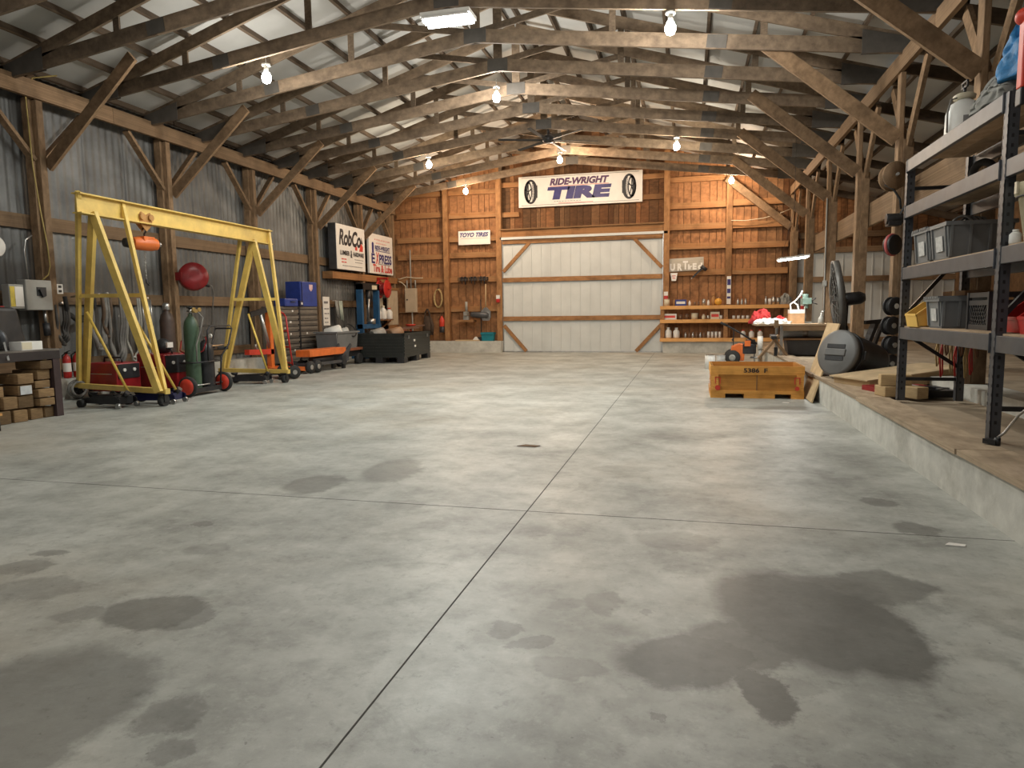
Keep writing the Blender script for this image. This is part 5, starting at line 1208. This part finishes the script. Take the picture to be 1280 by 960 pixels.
# ------------------------------------------------------------------ wooden crate with stencilled number
t = thing('wood_crate', 'orange varnished wooden crate with black stencilled number on the floor', 'crate', (.89, 10.0, 0))
W2, D2, H = .57, .42, .43
b = MB()
for s in (-1, 1):
    b.bb((-W2, s * D2 - .012, .07), (W2, s * D2 + .012, H)); b.bb((s * W2 - .012, -D2, .07), (s * W2 + .012, D2, H))
b.bb((-W2, -D2, .06), (W2, D2, .08)); b.build('panel', WOOD('crate panel wood', (.36, .15, .03), (.56, .26, .06), tone=.15, vs=5), t)
b = MB(); b.bb((-.006, -D2 - .016, .105), (.006, -D2 - .012, H - .115)); b.build('seam', w_under, t)
for s in (-1, 1):
    b = MB(); b.bb((-W2 - .02, s * (D2 + .012) - .011, H - .115), (W2 + .02, s * (D2 + .012) + .011, H)); b.bb((-W2 - .02, s * (D2 + .012) - .011, .06), (W2 + .02, s * (D2 + .012) + .011, .105)); b.build('batten', w_crate, t)
    b = MB(); b.bb((s * (W2 + .012) - .011, -D2, H - .115), (s * (W2 + .012) + .011, D2, H)); b.bb((s * (W2 + .012) - .011, -D2, .06), (s * (W2 + .012) + .011, D2, .105)); b.build('batten', w_crate, t)
    b = MB(); b.bb((s * (W2 - .035) - .045, -D2 - .034, .0 + .105), (s * (W2 - .035) + .045, -D2 - .012, H - .115)); b.build('corner_board', w_crate, t)
for x0, x1 in ((-W2 - .02, -.40), (-.16, .23), (.43, W2 + .02)):
    b = MB(); b.bb((x0, -D2 - .02, 0), (x1, D2 + .02, .06)); b.build('skid', w_crate, t)
words(t, 'stencil', ink, [('5386  F', .30, .06, -.02, .375, .03)], V((0, -D2 - .0245, 0)), UX, UY, .002)
part_flat('red_stencil', redwheel, t, [ell(.035, .035, -.50, .14), ell(.028, .028, .50, .14), rect(.07, .012, -.5, .28), rect(.07, .012, .5, .28), rect(.012, .09, -.53, .24), rect(.012, .09, -.47, .24), rect(.012, .09, .47, .24), rect(.012, .09, .53, .24)], V((0, -D2 - .0355, 0)), UX, UY, .002)
b = MB(); c = V((-W2 - .025, -.2, .2))
for y, z, s1 in ((-.1, .0, .06), (.0, -.06, .05), (.12, .06, .05)): b.prism(rect(s1 * 1.3, s1, 0, 0), c + V((0, y, z)), (0, -1, 0), (0, 0, 1), .002)
b.build('shipping_label', paper, t)
b = MB()
for y, z, s1 in ((-.02, .08, .05), (.06, -.02, .05), (-.12, -.1, .05)): b.prism(ell(s1 * .5, s1 * .5), c + V((0, y, z)), (0, -1, 0), (0, 0, 1), .002)
b.build('red_stencil', redwheel, t)
def can(name, label, loc, r, h, m, lidm=None, group=None, cat='can'):
    t = thing(name, label, cat, loc, 0, group)
    b = MB(); b.lathe([(r, 0), (r, h)], n=18); b.lathe([(r * 1.04, h - .012), (r * 1.04, h)], n=18); b.build('body', m, t)
    b = MB(); b.lathe([(r * .9, h), (r * .9, h + .006), (0, h + .006)], n=18); b.build('lid', lidm or steel, t)
    return t
can('paint_can', 'white paint can with black lid standing behind the crate', (.43, 14.4, 0), .10, .27, white, blackp)
can('paint_can', 'pale grey can right of the white paint can behind crate', (.66, 14.9, 0), .09, .24, M('pale can', (.5, .5, .48), .5), steel)

# ------------------------------------------------------------------ plank shelves on the back wall
t = thing('plank_shelves', 'long three tier plank shelves on the back wall', 'shelves', (.9, 19.7, .35)); off = (.9, 19.7, .35)
for z, x1 in ((1.30, 2.60), (.92, 2.60), (.40, 2.60)):
    b = MB(off); b.bb((-.78, 19.62, z - .085), (x1, 19.66, z + .01)); b.bb((-.78, 19.66, z - .02), (x1, 19.985, z + .01)); b.build('shelf', w_shelf, t)
for x in (-.72, .98, 2.52):
    b = MB(off); b.bb((x - .05, 19.665, .35), (x + .06, 19.75, 1.21)); b.build('divider', w_gird, t)
rb = random.Random(11)
cols = [(white, 'white'), (steel, 'steel'), (creamp, 'cream'), (M('amber', (.35, .17, .05), .4), 'amber'), (blue, 'blue'), (M('brown jar', (.16, .09, .05), .4), 'brown')]
def small_things(z, items):
    for (x, kind, r, h, ci, lb, g) in items:
        m = cols[ci][0]; loc = (x, 19.74 + rb.uniform(0, .06), z + .011)
        if kind == 'b': bottle('small_bottle', lb, loc, r, h, m, group=g)
        elif kind == 'c': can('small_can', lb, loc, r, h, m, group=g)
        else:
            t = thing('small_box', lb, 'box', loc, 0, g); b = MB(); b.bb((-r, -.08, 0), (r, .08, h)); b.build('carton', m, t); b = MB(); b.bb((-r * .8, -.083, h * .3), (r * .8, -.08, h * .7)); b.build('label', redink if ci != 4 else white, t)
small_things(1.30, [(-.60, 'c', .075, .19, 2, 'cream can at the left end of top plank shelf', None), (-.40, 'b', .03, .2, 3, 'thin amber bottle next to cream can on top plank shelf', None), (-.22, 'x', .15, .17, 4, 'blue carton on the top plank shelf', None),
    (.02, 'b', .035, .14, 0, 'small white bottle right of blue carton', None), (.16, 'c', .03, .09, 5, 'small brown can, one of two on top plank shelf', 'brown cans'), (.26, 'c', .03, .09, 5, 'small brown can, one of two on top plank shelf', 'brown cans'),
    (.40, 'c', .05, .17, 1, 'steel can in the middle of top plank shelf', None), (.52, 'b', .035, .15, 0, 'white bottle between steel can and tall amber jar', None), (.66, 'b', .06, .30, 3, 'tall amber jar on the top plank shelf', None),
    (1.30, 'b', .035, .17, 1, 'small steel bottle in a row of three right of sticker strip', 'steel bottles row'), (1.40, 'b', .035, .17, 1, 'small steel bottle in a row of three right of sticker strip', 'steel bottles row'), (1.50, 'b', .035, .17, 1, 'small steel bottle in a row of three right of sticker strip', 'steel bottles row'),
    (2.02, 'b', .04, .22, 1, 'steel bottle left of the clear can cluster', None), (2.12, 'c', .04, .16, 0, 'white can in the cluster near the drill press', None), (2.22, 'c', .05, .2, 1, 'tall steel can in the cluster near drill press', None), (2.33, 'c', .045, .18, 1, 'last steel can of the cluster near drill press', None)])
t = thing('yellow_ball', 'round orange yellow float on the top plank shelf', 'ball', (1.0 - .22, 19.68, 1.311))
b = MB(); b.sphere((0, 0, .095), .095, 20, 12); b.build('ball', M('orange yellow', (.75, .36, .04), .5), t); b = MB(); b.cyl((0, 0, .185), (0, 0, .205), .02, n=10); b.build('stem', steel, t)
heap('grey_bundle', 'grey folded bag at the right end of top plank shelf', 'bag', (2.52, 19.78, 1.311), .16, .24, cloth_g, 8, (1, .6))
small_things(.92, [(-.52, 'x', .19, .16, 0, 'white and red carton on middle plank shelf', None), (-.22, 'c', .05, .12, 5, 'brown jar beside the white and red carton', None), (-.05, 'c', .05, .14, 5, 'brown jar left of cream tin on middle plank shelf', None),
    (.16, 'c', .09, .17, 2, 'cream tin on the middle plank shelf', None), (.40, 'b', .05, .14, 2, 'cream bottle between tin and white boxes', None), (.52, 'c', .04, .1, 1, 'steel tin beside the cream bottle on middle shelf', None), (.70, 'x', .12, .2, 2, 'cream carton left of shelf divider', None), (.86, 'c', .04, .1, 0, 'white tin touching the shelf divider', None),
    (1.20, 'c', .04, .09, 0, 'small white tin in a row right of the shelf divider', 'white tins row'), (1.32, 'c', .04, .09, 0, 'small white tin in a row right of the shelf divider', 'white tins row'), (1.44, 'c', .04, .09, 0, 'small white tin in a row right of the shelf divider', 'white tins row'), (1.56, 'c', .04, .09, 0, 'small white tin in a row right of the shelf divider', 'white tins row')])
small_things(.40, [(-.55, 'b', .09, .30, 0, 'white jug, first from the left on lowest plank shelf', None), (-.33, 'b', .09, .29, 0, 'white jug, second from the left on lowest plank shelf', None)] +
    [(-.08 + k * .1, 'b', .035, .16, 5 if k % 2 else 1, 'small %s bottle in a row on the lowest plank shelf' % ('brown' if k % 2 else 'steel'), 'small %s bottles low row' % ('brown' if k % 2 else 'steel')) for k in range(6)] +
    [(.54 + k * .1, 'c', .035, .17, 0 if True else 1, 'slim white topped can at the right of lowest plank shelf', 'white topped cans') for k in range(4)])
for k in range(3):
    bottle('orange_cap_bottle', 'white bottle with orange cap behind the tiller handles', (1.45 + k * .22, 19.76, .411), .07, .22, white, redwheel, 'orange capped bottles')
# fixtures on the plank wall
def pull_box(label, x):
    t = thing('alarm_box', label, 'pull box', (x, 19.845, 1.60)); b = MB(); b.bb((-.055, -.04, 0), (.055, .01, .11)); b.build('cover', white, t)
    b = MB(); b.bb((-.055, -.045, -.11), (.055, .01, -.002)); b.build('red_box', red, t, bevel=.01)
pull_box('white and red switch box on left door post', -5.53); pull_box('white and red switch box on right door post', -.63)
t = thing('breaker_panel', 'tan electrical breaker panel on the plank wall by the corner', 'electrical panel', (-8.36, 19.93, 1.6))
b = MB(); b.bb((-.19, -.06, -.37), (.19, .05, .37)); b.build('enclosure', beige, t, bevel=.008)
b = MB(); b.bb((-.17, -.068, -.34), (.17, -.06, .34)); d = b.build('door', beige, t, bevel=.004); b = MB(); b.bb((-.13, -.08, 0), (-.09, -.068, .04)); b.build('latch', blackm, d)
for x, z0, z1 in ((.0, .37, 1.55), (-.13, .37, .62), (.15, .37, .62), (.02, -1.25, -.37)):
    b = MB(); b.cyl((x, 0, z0), (x, 0, z1), .022, n=10); b.build('conduit', greybox, t)
b = MB(); b.tube([(-.42, -.03, .68), (-.35, -.04, .66), (-.13, -.03, .72), (.2, -.03, .68), (.42, -.03, .68)], .014, 7); b.tube([(-.42, -.03, .6), (-.3, -.04, .56), (-.17, -.03, .45), (-.16, -.03, .36)], .014, 7); b.build('cable', creamp, t)
def coil(name, label, x, z, h, w, m, n=4, cat='rope'):
    t = thing(name, label, cat, (x, 19.93, z))
    for k in range(n):
        P = [(math.sin(a) * w * (1 + .12 * math.sin(k * 2.3)), -.03 - .02 * k, -h / 2 + math.cos(a) * h / 2 * (1 + .05 * math.cos(k * 3))) for a in (2 * PI * i / 22 for i in range(22))]
        b = MB(); b.tube(P, .016, 6, closed=True); b.build('loop', m, t)
    b = MB(); b.cyl((0, .08, .02), (0, -.12, .03), .012, n=8); b.build('nail', blackm, t)
coil('rope_coil', 'tan rope coil hung left of the timber post on plank wall', -7.45, 1.92, .55, .12, rope_t)
coil('cord_coil', 'dark cord coil hung low near the breaker panel', -8.0 + .18, 1.30, .5, .08, M('dark cord', (.05, .03, .02), .8), cat='cord')
t = thing('work_coat', 'dark work coat hanging on the plank wall below the cord coil', 'coat', (-7.82, 19.92, 1.12))
b = MB(); R2 = []
for z, w, d in ((.0, .05, .04), (-.06, .12, .06), (-.3, .14, .08), (-.6, .16, .09)):
    R2.append([(w * math.cos(a) * (1 + .15 * math.sin(5 * a)), -.04 + d * math.sin(a), z) for a in (2 * PI * j / 20 for j in range(20))])
b.rings(R2); b.build('body', M('dark brown cloth', (.07, .045, .03), .9, 0, .3, 12), t)
b = MB(); b.tube([(.1, -.05, -.08), (.17, -.06, -.3), (.16, -.07, -.52)], .045, 10); b.build('sleeve', M('dark brown cloth', (.07, .045, .03), .9, 0, .3, 12), t)
t = thing('orange_jug', 'bright orange jug hung on the plank wall beside timber post', 'jug', (-7.33, 19.82, .78))
b = MB(); b.lathe([(.06, 0), (.08, .02), (.082, .2), (.05, .27), (.03, .30), (.03, .33)], n=18, sy=.7); b.build('body', redwheel, t); b = MB(); b.tube([(0, -.0, .3), (.0, -.05, .36), (0, .06, .42)], .008, 6); b.build('hanger', blackp, t); b = MB(); b.lathe([(.081, .0), (.083, -.16), (.06, -.18)], n=16, sy=.7); b.build('lower_half', blackp, t)
t = thing('tool_rack', 'dark tool rack with hand tools high on the plank wall', 'tool rack', (-6.33, 19.9, 2.20))
b = MB(); b.bb((-.46, -.06, -.04), (.46, .09, .06)); b.build('rail', M('dark rack wood', (.06, .04, .03), .8), t)
for k in range(9):
    b = MB(); x = -.42 + k * .1; b.cyl((x, -.08, -.10 - .03 * (k % 3)), (x, -.08, .05), .014, n=8); b.box((x, -.08, .06), (.07, .04, .03)); b.build('tool', blackm if k % 3 else w_under, t)
t = thing('long_shovel', 'steel shovel with long handle hung blade down on plank wall', 'shovel', (-5.92, 19.86, 2.05))
b = MB(); b.cyl((0, 0, 0), (-.01, 0, -.72), .018, n=10); b.build('handle', w_ply, t)
b = MB(); b.prism([(-.04, .0), (.04, 0), (.15, -.12), (.15, -.30), (.10, -.40), (-.10, -.40), (-.15, -.30), (-.15, -.12)], (-.01, .01, -.70), UX, UY, .012); b.build('blade', steel, t)
t = thing('bench_vise_stand', 'small shelf bracket with grey vise below the tool rack', 'vise', (-6.5, 19.82, .98))
b = MB(); b.bb((-.28, -.12, -.06), (.22, .18, 0)); b.build('shelf', w_gird, t)
b = MB(); b.box((-.03, 0, .06), (.16, .16, .12)); b.box((-.03, -.02, .19), (.10, .24, .12)); b.cyl((-.03, 0, .25), (-.03, 0, .55), .04, n=12); b.build('body', greybox, t); b = MB(); b.lathe([(.06, 0), (.09, .06), (.09, .5), (.06, .56)], (.10, 0, .16), (1, 0, -.05), 16); b.build('motor', darkgrey, t)
t = thing('teal_tote', 'teal plastic tote standing on the sill by the door', 'tote', (-5.86, 19.84, .342))
b = MB(); b.rings([[(x * .20 * k, y * .11 * k, z) for x, y in ((-1, -1), (1, -1), (1, 1), (-1, 1))] for k, z in ((.85, 0), (1, .26), (.96, .26), (.82, .01))], sm=False); b.build('tub', teal, t); b = MB(); b.box((0, -.115, .22), (.42, .02, .04)); b.box((0, .115, .22), (.42, .02, .04)); b.build('rim', teal, t)
t = thing('long_board', 'long pale board lying on the sill left of teal tote', 'board', (-6.45, 19.78, .342))
b = MB(); b.bb((-.42, -.07, 0), (.34, .07, .035)); b.build('plank', w_ply, t); b = MB(); b.prism([(-.09, 0), (.09, 0), (.02, .09), (-.02, .09)], (.22, .02, .036), UX, UY, .06); b.build('white_scraper', white, t)
t = thing('black_broom', 'dark pole tool leaning under the vise on plank wall', 'broom', (-6.05, 19.84, .342))
b = MB(); b.cyl((-.02, 0, .1), (-.06, .1, 1.25), .016, n=8); b.build('pole', blackm, t); b = MB(); b.bb((-.12, -.04, 0), (.08, .04, .12)); b.build('brush', blackp, t)
t = thing('hung_tool', 'dark hand drill hung over the end of the painted scrap board', 'drill', (.26, 19.88, 2.26))
b = MB(); b.bar((.10, 0, .10), (-.16, -.02, -.16), .07, .05); b.cyl((.06, -.02, .14), (.20, -.02, .02), .05, n=12); b.build('body', blackp, t); b = MB(); b.cyl((-.16, -.02, -.16), (-.22, -.02, -.22), .012, n=8); b.build('bit', steel, t)

# ------------------------------------------------------------------ worktable with clutter at the right
t = thing('work_table', 'cluttered worktable with thin legs on the ledge beyond the crate', 'table', (1.85, 13.95, ZL)); off = (1.85, 13.95, ZL)
b = MB(off); b.bb((1.22, 13.55, .875), (2.55, 14.4, .905)); b.build('top', w_deck, t)
b = MB(off); b.bb((1.70, 13.57, .78), (2.52, 13.60, .875)); b.build('apron', w_post, t)
for x in (1.68, 2.50):
    for y in (13.62, 14.3):
        b = MB(off); b.bb((x - .025, y - .025, ZL), (x + .025, y + .025, .875)); b.build('leg', steel, t)
b = MB(off); b.bb((1.7, 13.7, .60), (2.5, 14.25, .63)); b.build('lower_shelf', w_under, t)
heap('white_sheet', 'white paper sheet spread over the worktable edge', 'paper', (1.50, 13.72, .906), .30, .085, white, 21, (1.1, .5))
heap('red_jacket', 'red cloth jacket heaped at the left of the worktable', 'jacket', (1.36, 14.15, .906), .22, .22, M('red cloth', (.45, .03, .03), .85, 0, .3, 10), 23, (.9, .7))
heap('red_rag', 'smaller red cloth right of the red jacket on table', 'cloth', (1.72, 14.25, .906), .12, .12, M('red cloth', (.45, .03, .03), .85, 0, .3, 10), 27, (1, .8))
t = thing('carton_box', 'tan cardboard box with white top on the worktable', 'box', (1.98, 14.0, .906))
b = MB(); b.bb((-.13, -.14, 0), (.13, .14, .25)); b.build('carton', M('orange tan card', (.55, .33, .17), .8), t)
b = MB(); b.bb((-.132, -.142, .19), (.132, .142, .265)); b.build('white_band', paper, t)
t = thing('cable_tangle', 'white cable loops rising out of the tan box', 'cable', (1.98, 14.0, 1.172))
b = MB(); b.tube([(-.1, 0, 0), (-.11, .0, .1), (-.02, .02, .16), (.06, 0, .26), (.10, .0, .35)], .014, 7); b.tube([(.04, 0, 0), (.02, -.02, .08), (-.05, 0, .14), (.02, .02, .2), (.09, 0, .30)], .014, 7); b.build('loops', paper, t)
t = thing('drill_press', 'grey green drill press behind the tan box on worktable', 'drill press', (2.18, 14.22, .906))
b = MB(); b.bb((-.1, -.12, 0), (.1, .12, .03)); b.build('base', greybox, t)
b = MB(); b.cyl((0, .06, .03), (0, .06, .42), .025, n=12); b.build('column', steel, t)
b = MB(); b.box((0, -.02, .42), (.16, .3, .12)); b.cyl((0, -.1, .28), (0, -.1, .38), .035, n=12); b.cyl((0, .08, .45), (0, .08, .56), .06, n=14); b.build('head', M('grey green enamel', (.14, .20, .17), .4), t, bevel=.01)
b = MB(); b.cyl((.08, -.08, .4), (.18, -.14, .36), .01, n=7); b.cyl((.08, -.08, .4), (.16, -.10, .48), .01, n=7); b.build('feed_handle', blackm, t)
t = thing('oil_can', 'small grey oil can standing on the right of worktable', 'oil can', (2.38, 13.75, .906))
b = MB(); b.lathe([(.05, 0), (.055, .02), (.05, .1), (.015, .15), (.012, .2)], n=14); b.build('body', greybox, t); b = MB(); b.tube([(0, 0, .19), (.01, 0, .22), (.06, 0, .24)], .008, 6); b.build('spout', steel, t)
t = thing('clamp_pole', 'brown and steel bar clamp standing at the table edge', 'clamp', (1.56, 13.42, ZL))
b = MB(); b.bb((-.012, -.012, 0), (.012, .012, .64)); b.build('bar', steel, t); b = MB(); b.bb((-.03, -.03, .52), (.04, .03, .66)); b.build('jaw', w_post, t); b = MB(); b.bb((-.025, -.025, 0), (.03, .025, .16)); b.build('foot', rubber, t)
t = thing('grey_pipe', 'thick pale grey pipe lying under the worktable', 'pipe', (2.15, 14.05, .72))
b = MB(); b.lathe([(.075, -.42), (.085, -.42), (.085, .42), (.075, .42)], d=(1, .05, 0), n=22); b.build('tube', M('pale pipe', (.42, .45, .46), .4, 0, .08, 5), t); b = MB(); b.lathe([(.09, -.05), (.09, .05)], d=(1, .05, 0), n=22); b.build('coupling', steel, t)
t = thing('yellow_plank', 'yellow stained plank under the worktable top', 'plank', (2.15, 14.3, .632)); 
b = MB(); b.bb((-.35, -.02, .0), (.36, .02, .20)); b.build('board', M('yellow stain', (.42, .27, .04), .6), t); b = MB(); b.bb((-.36, -.022, 0), (-.33, .022, .20)); b.build('end_cap', w_post, t)
t = thing('black_tub', 'black tub under the worktable', 'tub', (2.12, 13.95, ZL))
b = MB(); b.rings([[(x * .33 * k, y * .25 * k, z) for x, y in ((-1, -1), (1, -1), (1, 1), (-1, 1))] for k, z in ((.9, 0), (1, .26), (.96, .26), (.88, .01))], sm=False); b.build('shell', blackp, t); b = MB(); b.box((0, -.255, .25), (.68, .02, .03)); b.build('rim', blackp, t)
# sawhorse of crossed brown boards
t = thing('sawhorse', 'crossed brown board sawhorse between tiller and worktable', 'sawhorse', (1.46, 13.0, 0), .1)
b = MB(); b.bar((-.24, 0, .30), (.10, 0, .72), .04, .10, up=(0, 1, 0)); b.build('leg', w_post, t)
b = MB(); b.bar((.26, .05, .36), (-.02, .05, .70), .04, .10, up=(0, 1, 0)); b.build('leg', w_post, t)
b = MB(); b.bar((-.18, .02, .02), (-.2, .02, .32), .04, .09, up=(0, 1, 0)); b.build('leg', w_post, t)
b = MB(); b.bar((.0, -.1, .68), (.06, .35, .70), .09, .05); b.build('rail', blackp, t)
# orange tiller
t = thing('garden_tiller', 'orange garden tiller with long black handles near plank shelves', 'tiller', (1.05, 15.6, 0))
for s in (-1, 1):
    b = MB(); b.lathe([(.05, -.05), (.15, -.05), (.16, 0), (.15, .05), (.05, .05)], (-.12, s * .22, .16), (.3, 1, 0), 22); w = b.build('wheel', rubber, t); b = MB(); b.lathe([(.03, -.055), (.07, -.055), (.07, .055), (.03, .055)], (-.12, s * .22, .16), (.3, 1, 0), 16); b.build('hub', greybox, w)
b = MB(); b.prism([(-.16, .08), (.12, .08), (.14, .44), (.02, .46), (-.14, .40)], (0, .1, 0), UX, UY, .22); b.build('shroud', orange, t, bevel=.02)
b = MB(); b.box((.22, 0, .34), (.28, .26, .22)); b.cyl((.25, 0, .45), (.25, 0, .54), .10, n=16); b.build('engine', blackp, t, bevel=.02); b = MB(); b.box((.18, -.16, .46), (.12, .04, .12)); b.build('air_cleaner', orange, t)
for s in (-1, 1):
    b = MB(); b.tube([(.42, s * .16, .42), (.1, s * .2, .64), (-.2, s * .22, .82), (-.36, s * .22, .90)], .018, 8); h = b.build('handlebar', blackm, t); b = MB(); b.cyl((-.24, s * .22, .842), (-.37, s * .22, .905), .026, n=10); b.build('grip', rubber, h)
b = MB(); b.tube([(-.12, -.22, .52), (-.12, 0, .55), (-.12, .22, .52)], .014, 7); b.bar((-.1, 0, .3), (-.1, 0, .8), .02, .02); b.build('control_bar', blackm, t)
b = MB()
for k in range(4):
    a = k * PI / 2
    for x in (.33, .45): b.bar((x, 0, .15), (x + .02, .14 * math.cos(a), .15 + .14 * math.sin(a)), .03, .01)
b.cyl((.25, 0, .15), (.5, 0, .15), .02, n=8); b.build('tines', steel, t)
t = thing('white_pvc', 'short white plastic pipe standing beside the tiller', 'pipe', (1.46, 15.2, 0))
b = MB(); b.cyl((0, 0, .35), (0, 0, .62), .055, n=16); b.build('tube', white, t); b = MB(); b.cyl((0, 0, 0), (0, 0, .35), .04, n=12); b.build('base_tube', greybox, t)
extinguisher('small red fire extinguisher mounted on the ledge timber post', (2.58, 17.25, 1.16), 0, .78)

t = thing('wall_cable', 'thin pale cable sagging across the upper plank wall at right', 'cable', (1.8, 19.84, 3.6))
b = MB(); b.tube([(-.72, 0, 0), (-.35, -.01, -.02), (.1, -.01, .02), (.5, -.01, .12), (.80, 0, .24)], .010, 6); b.build('cable', creamp, t)
# hanging shop lamp over the table
t = thing('work_lamp', 'bright flat shop lamp hanging over the worktable', 'lamp', (1.84, 13.6, 2.10))
b = MB(); b.obox((0, 0, .02), (1, 0, .10), (0, 1, 0), (-.10, 0, 1), .52, .42, .03); b.build('housing', white, t)
b = MB(); b.obox((0.003, 0, -.003), (1, 0, .10), (0, 1, 0), (-.10, 0, 1), .48, .38, .014); b.build('diffuser', tubeglow, t)
b = MB()
for s in (-1, 1): b.tube([(s * .2, 0, .03), (s * .1, .0, .45), (0, 0, .95), (0, 0, 2.4)], .003, 6)
b.build('chain', blackm, t)
l = bpy.data.lights.new('lamp light', 'AREA'); l.shape = 'RECTANGLE'; l.size = .46; l.size_y = .36; l.energy = 28; l.color = (1, .97, .9)
o = bpy.data.objects.new('lamp light', l); COL.objects.link(o); o.location = (1.84, 13.6, 2.07)
t = thing('post_conduit', 'grey conduit with junction box on the fourth ledge post', 'conduit', (2.60, 14.82, .43))
b = MB(); b.cyl((0, -.02, 0), (0, -.02, 2.9), .016, n=8); b.build('pipe', greybox, t); b = MB(); b.box((0, -.02, 1.25), (.07, .06, .11)); b.build('junction_box', greybox, t)
# ceiling fan under the ridge, and the pale ducts near the front trusses
t = thing('ceiling_fan', 'large dark ceiling fan with thin blades below the ridge', 'ceiling fan', (-3.06, 15.3, 4.98))
b = MB(); b.cyl((0, 0, .08), (0, 0, .45), .03, n=10); b.build('down_rod', blackm, t)
b = MB(); b.lathe([(.06, -.08), (.12, -.05), (.13, .05), (.06, .10)], n=18); b.build('motor', blackm, t)
for k in range(6):
    a = k * PI / 3 + .35
    b = MB(); u = V((math.cos(a), math.sin(a), 0)); b.obox(u * .62 + V((0, 0, -.02)), u, V((-math.sin(a), math.cos(a), .2)).normalized(), V((0, 0, 1)), .98, .08, .012); b.build('blade', rubber, t)
t = thing('front_beam_board', 'pale grey board hanging down beside the tube fixture', 'board', (-3.75, 7.9, 5.15))
b = MB(); b.bar((-.35, 0, .55), (.12, .1, -.02), .16, .02, up=(0, 1, 0)); b.build('board', greybox, t); b = MB(); b.bar((-.36, 0, .5), (-.36, 0, .62), .03, .03); b.build('hanger', steel, t)
# small litter on the floor
for i, (x, y, w, d, lb) in enumerate(((1.30, 3.74, .05, .025, 'small white paper scrap on the floor near the ledge'), (-1.36, 5.82, .10, .05, 'thin brown leaf litter scrap on the floor near the long joint'), (1.20, 9.16, .05, .04, 'tiny white scrap on the floor before the crate'))):
    b = MB(); b.prism([(-w, -d * .6), (w * .7, -d), (w, d * .4), (-w * .4, d)], (0, 0, 0), (1, 0, 0), (0, 1, 0), .004); tag(b.build('paper_scrap', paper if i != 1 else w_under, None, (x, y, .001)), lb, 'scrap')

# ------------------------------------------------------------------ lamps
LP = 1.0
def bulb_lamp(x, y, z, label, power, col, glowm, chord=True):
    t = thing('ceiling_light', label, 'ceiling light', (x, y, z), 0, 'bare bulbs hung from the trusses')
    b = MB(); b.lathe([(.012, .085), (.04, .07), (.062, .025), (.066, -.02), (.048, -.065), (.015, -.08)][::-1], n=16); b.build('bulb', glowm, t)
    b = MB(); b.cyl((0, 0, .07), (0, 0, .16), .035, .028, 12); b.lathe([(.06, .16), (.06, .185), (.02, .19)], n=12); b.build('socket', white, t)
    b = MB(); b.cyl((0, 0, .18), (0, 0, .30), .006, n=6); b.build('cord', white, t)
    l = bpy.data.lights.new('bulb light', 'POINT'); l.energy = power * LP; l.color = col; l.shadow_soft_size = .09
    o = bpy.data.objects.new('bulb light', l); COL.objects.link(o); o.location = (x, y, z - .11)
NEUT = (1, .96, .89); WARM = (1, .75, .53)
bulb_lamp(-5.86, 8.93, 4.55, 'bare bulb lamp hung above the yellow gantry', 85, NEUT, glow)
bulb_lamp(-.26, 8.80, 4.55, 'bare bulb lamp hung above the floor before the orange crate', 185, NEUT, glow)
bulb_lamp(-3.24, 11.71, 4.85, 'bare bulb lamp under the ridge between tube fixture and ceiling fan', 170, NEUT, glow)
bulb_lamp(-5.77, 15.0, 4.55, 'bare bulb lamp over the black pallet bin side of shed', 105, (1, .86, .66), glow)
bulb_lamp(-3.08, 16.80, 4.85, 'bare bulb lamp under the ridge in front of the big tire sign', 270, WARM, glow_w)
bulb_lamp(-.29, 14.93, 4.55, 'bare bulb lamp right of the ridge beyond the ceiling fan', 130, (1, .88, .70), glow)
bulb_lamp(-6.04, 18.48, 4.55, 'bare bulb lamp close to plank wall above the white brand sign', 150, WARM, glow_w)
bulb_lamp(1.02, 18.9, 4.50, 'bare bulb lamp close to plank wall above the plank shelves', 165, WARM, glow_w)
# tube fixture under the ridge
t = thing('tube_fixture', 'bright rectangular tube light fixture under the ridge', 'ceiling light', (-3.05, 8.75, 4.93))
b = MB(); b.box((0, 0, .05), (.66, .32, .05)); b.prism([(-.33, 0), (.33, 0), (.30, .03), (-.30, .03)], (0, -.16, 0), (1, 0, 0), (0, 0, 1), -.02); b.build('housing', white, t)
b = MB()
for k in (-.1, 0, .1): b.cyl((-.31, k, .0), (.31, k, .0), .028, n=10)
b.build('tube', tubeglow, t)
l = bpy.data.lights.new('tube light', 'AREA'); l.shape = 'RECTANGLE'; l.size = .64; l.size_y = .3; l.energy = 170 * LP; l.color = (.93, 1, .96)
o = bpy.data.objects.new('tube light', l); COL.objects.link(o); o.location = (-3.05, 8.75, 4.87)
# fill lamps added out of view, overhead and behind the camera
for x, y, pw in ((-5.8, 2.6, .5), (-3.1, 4.6, 2.1), (-.3, 2.6, .9), (-5.8, -1.5, .6), (-.3, -1.5, .9)):
    l = bpy.data.lights.new('bulb light', 'POINT'); l.energy = 62 * LP * pw; l.color = NEUT; l.shadow_soft_size = .12
    o = bpy.data.objects.new('bulb light', l); COL.objects.link(o); o.location = (x, y, 4.44 if x != -3.1 else 4.74)
    bz = o.location.z + .11; fx = MB(); fx.lathe([(.015, -.08), (.048, -.065), (.066, -.02), (.062, .025), (.04, .07), (.03, .09), (.03, .16), (.05, .17), (.05, .19)], (x, y, bz), n=16); st('bulb', fx, glow, ceiling)  # bulb mesh added to go with each unseen fill lamp
    fx = MB(); fx.cyl((x, y, bz + .18), (x, y, bz + .40), .006, n=6); st('cord', fx, white, ceiling)
w = bpy.data.worlds.new('World'); scn.world = w; w.use_nodes = True
bg = w.node_tree.nodes['Background']; bg.inputs[0].default_value = (.78, .88, 1, 1); bg.inputs[1].default_value = .45
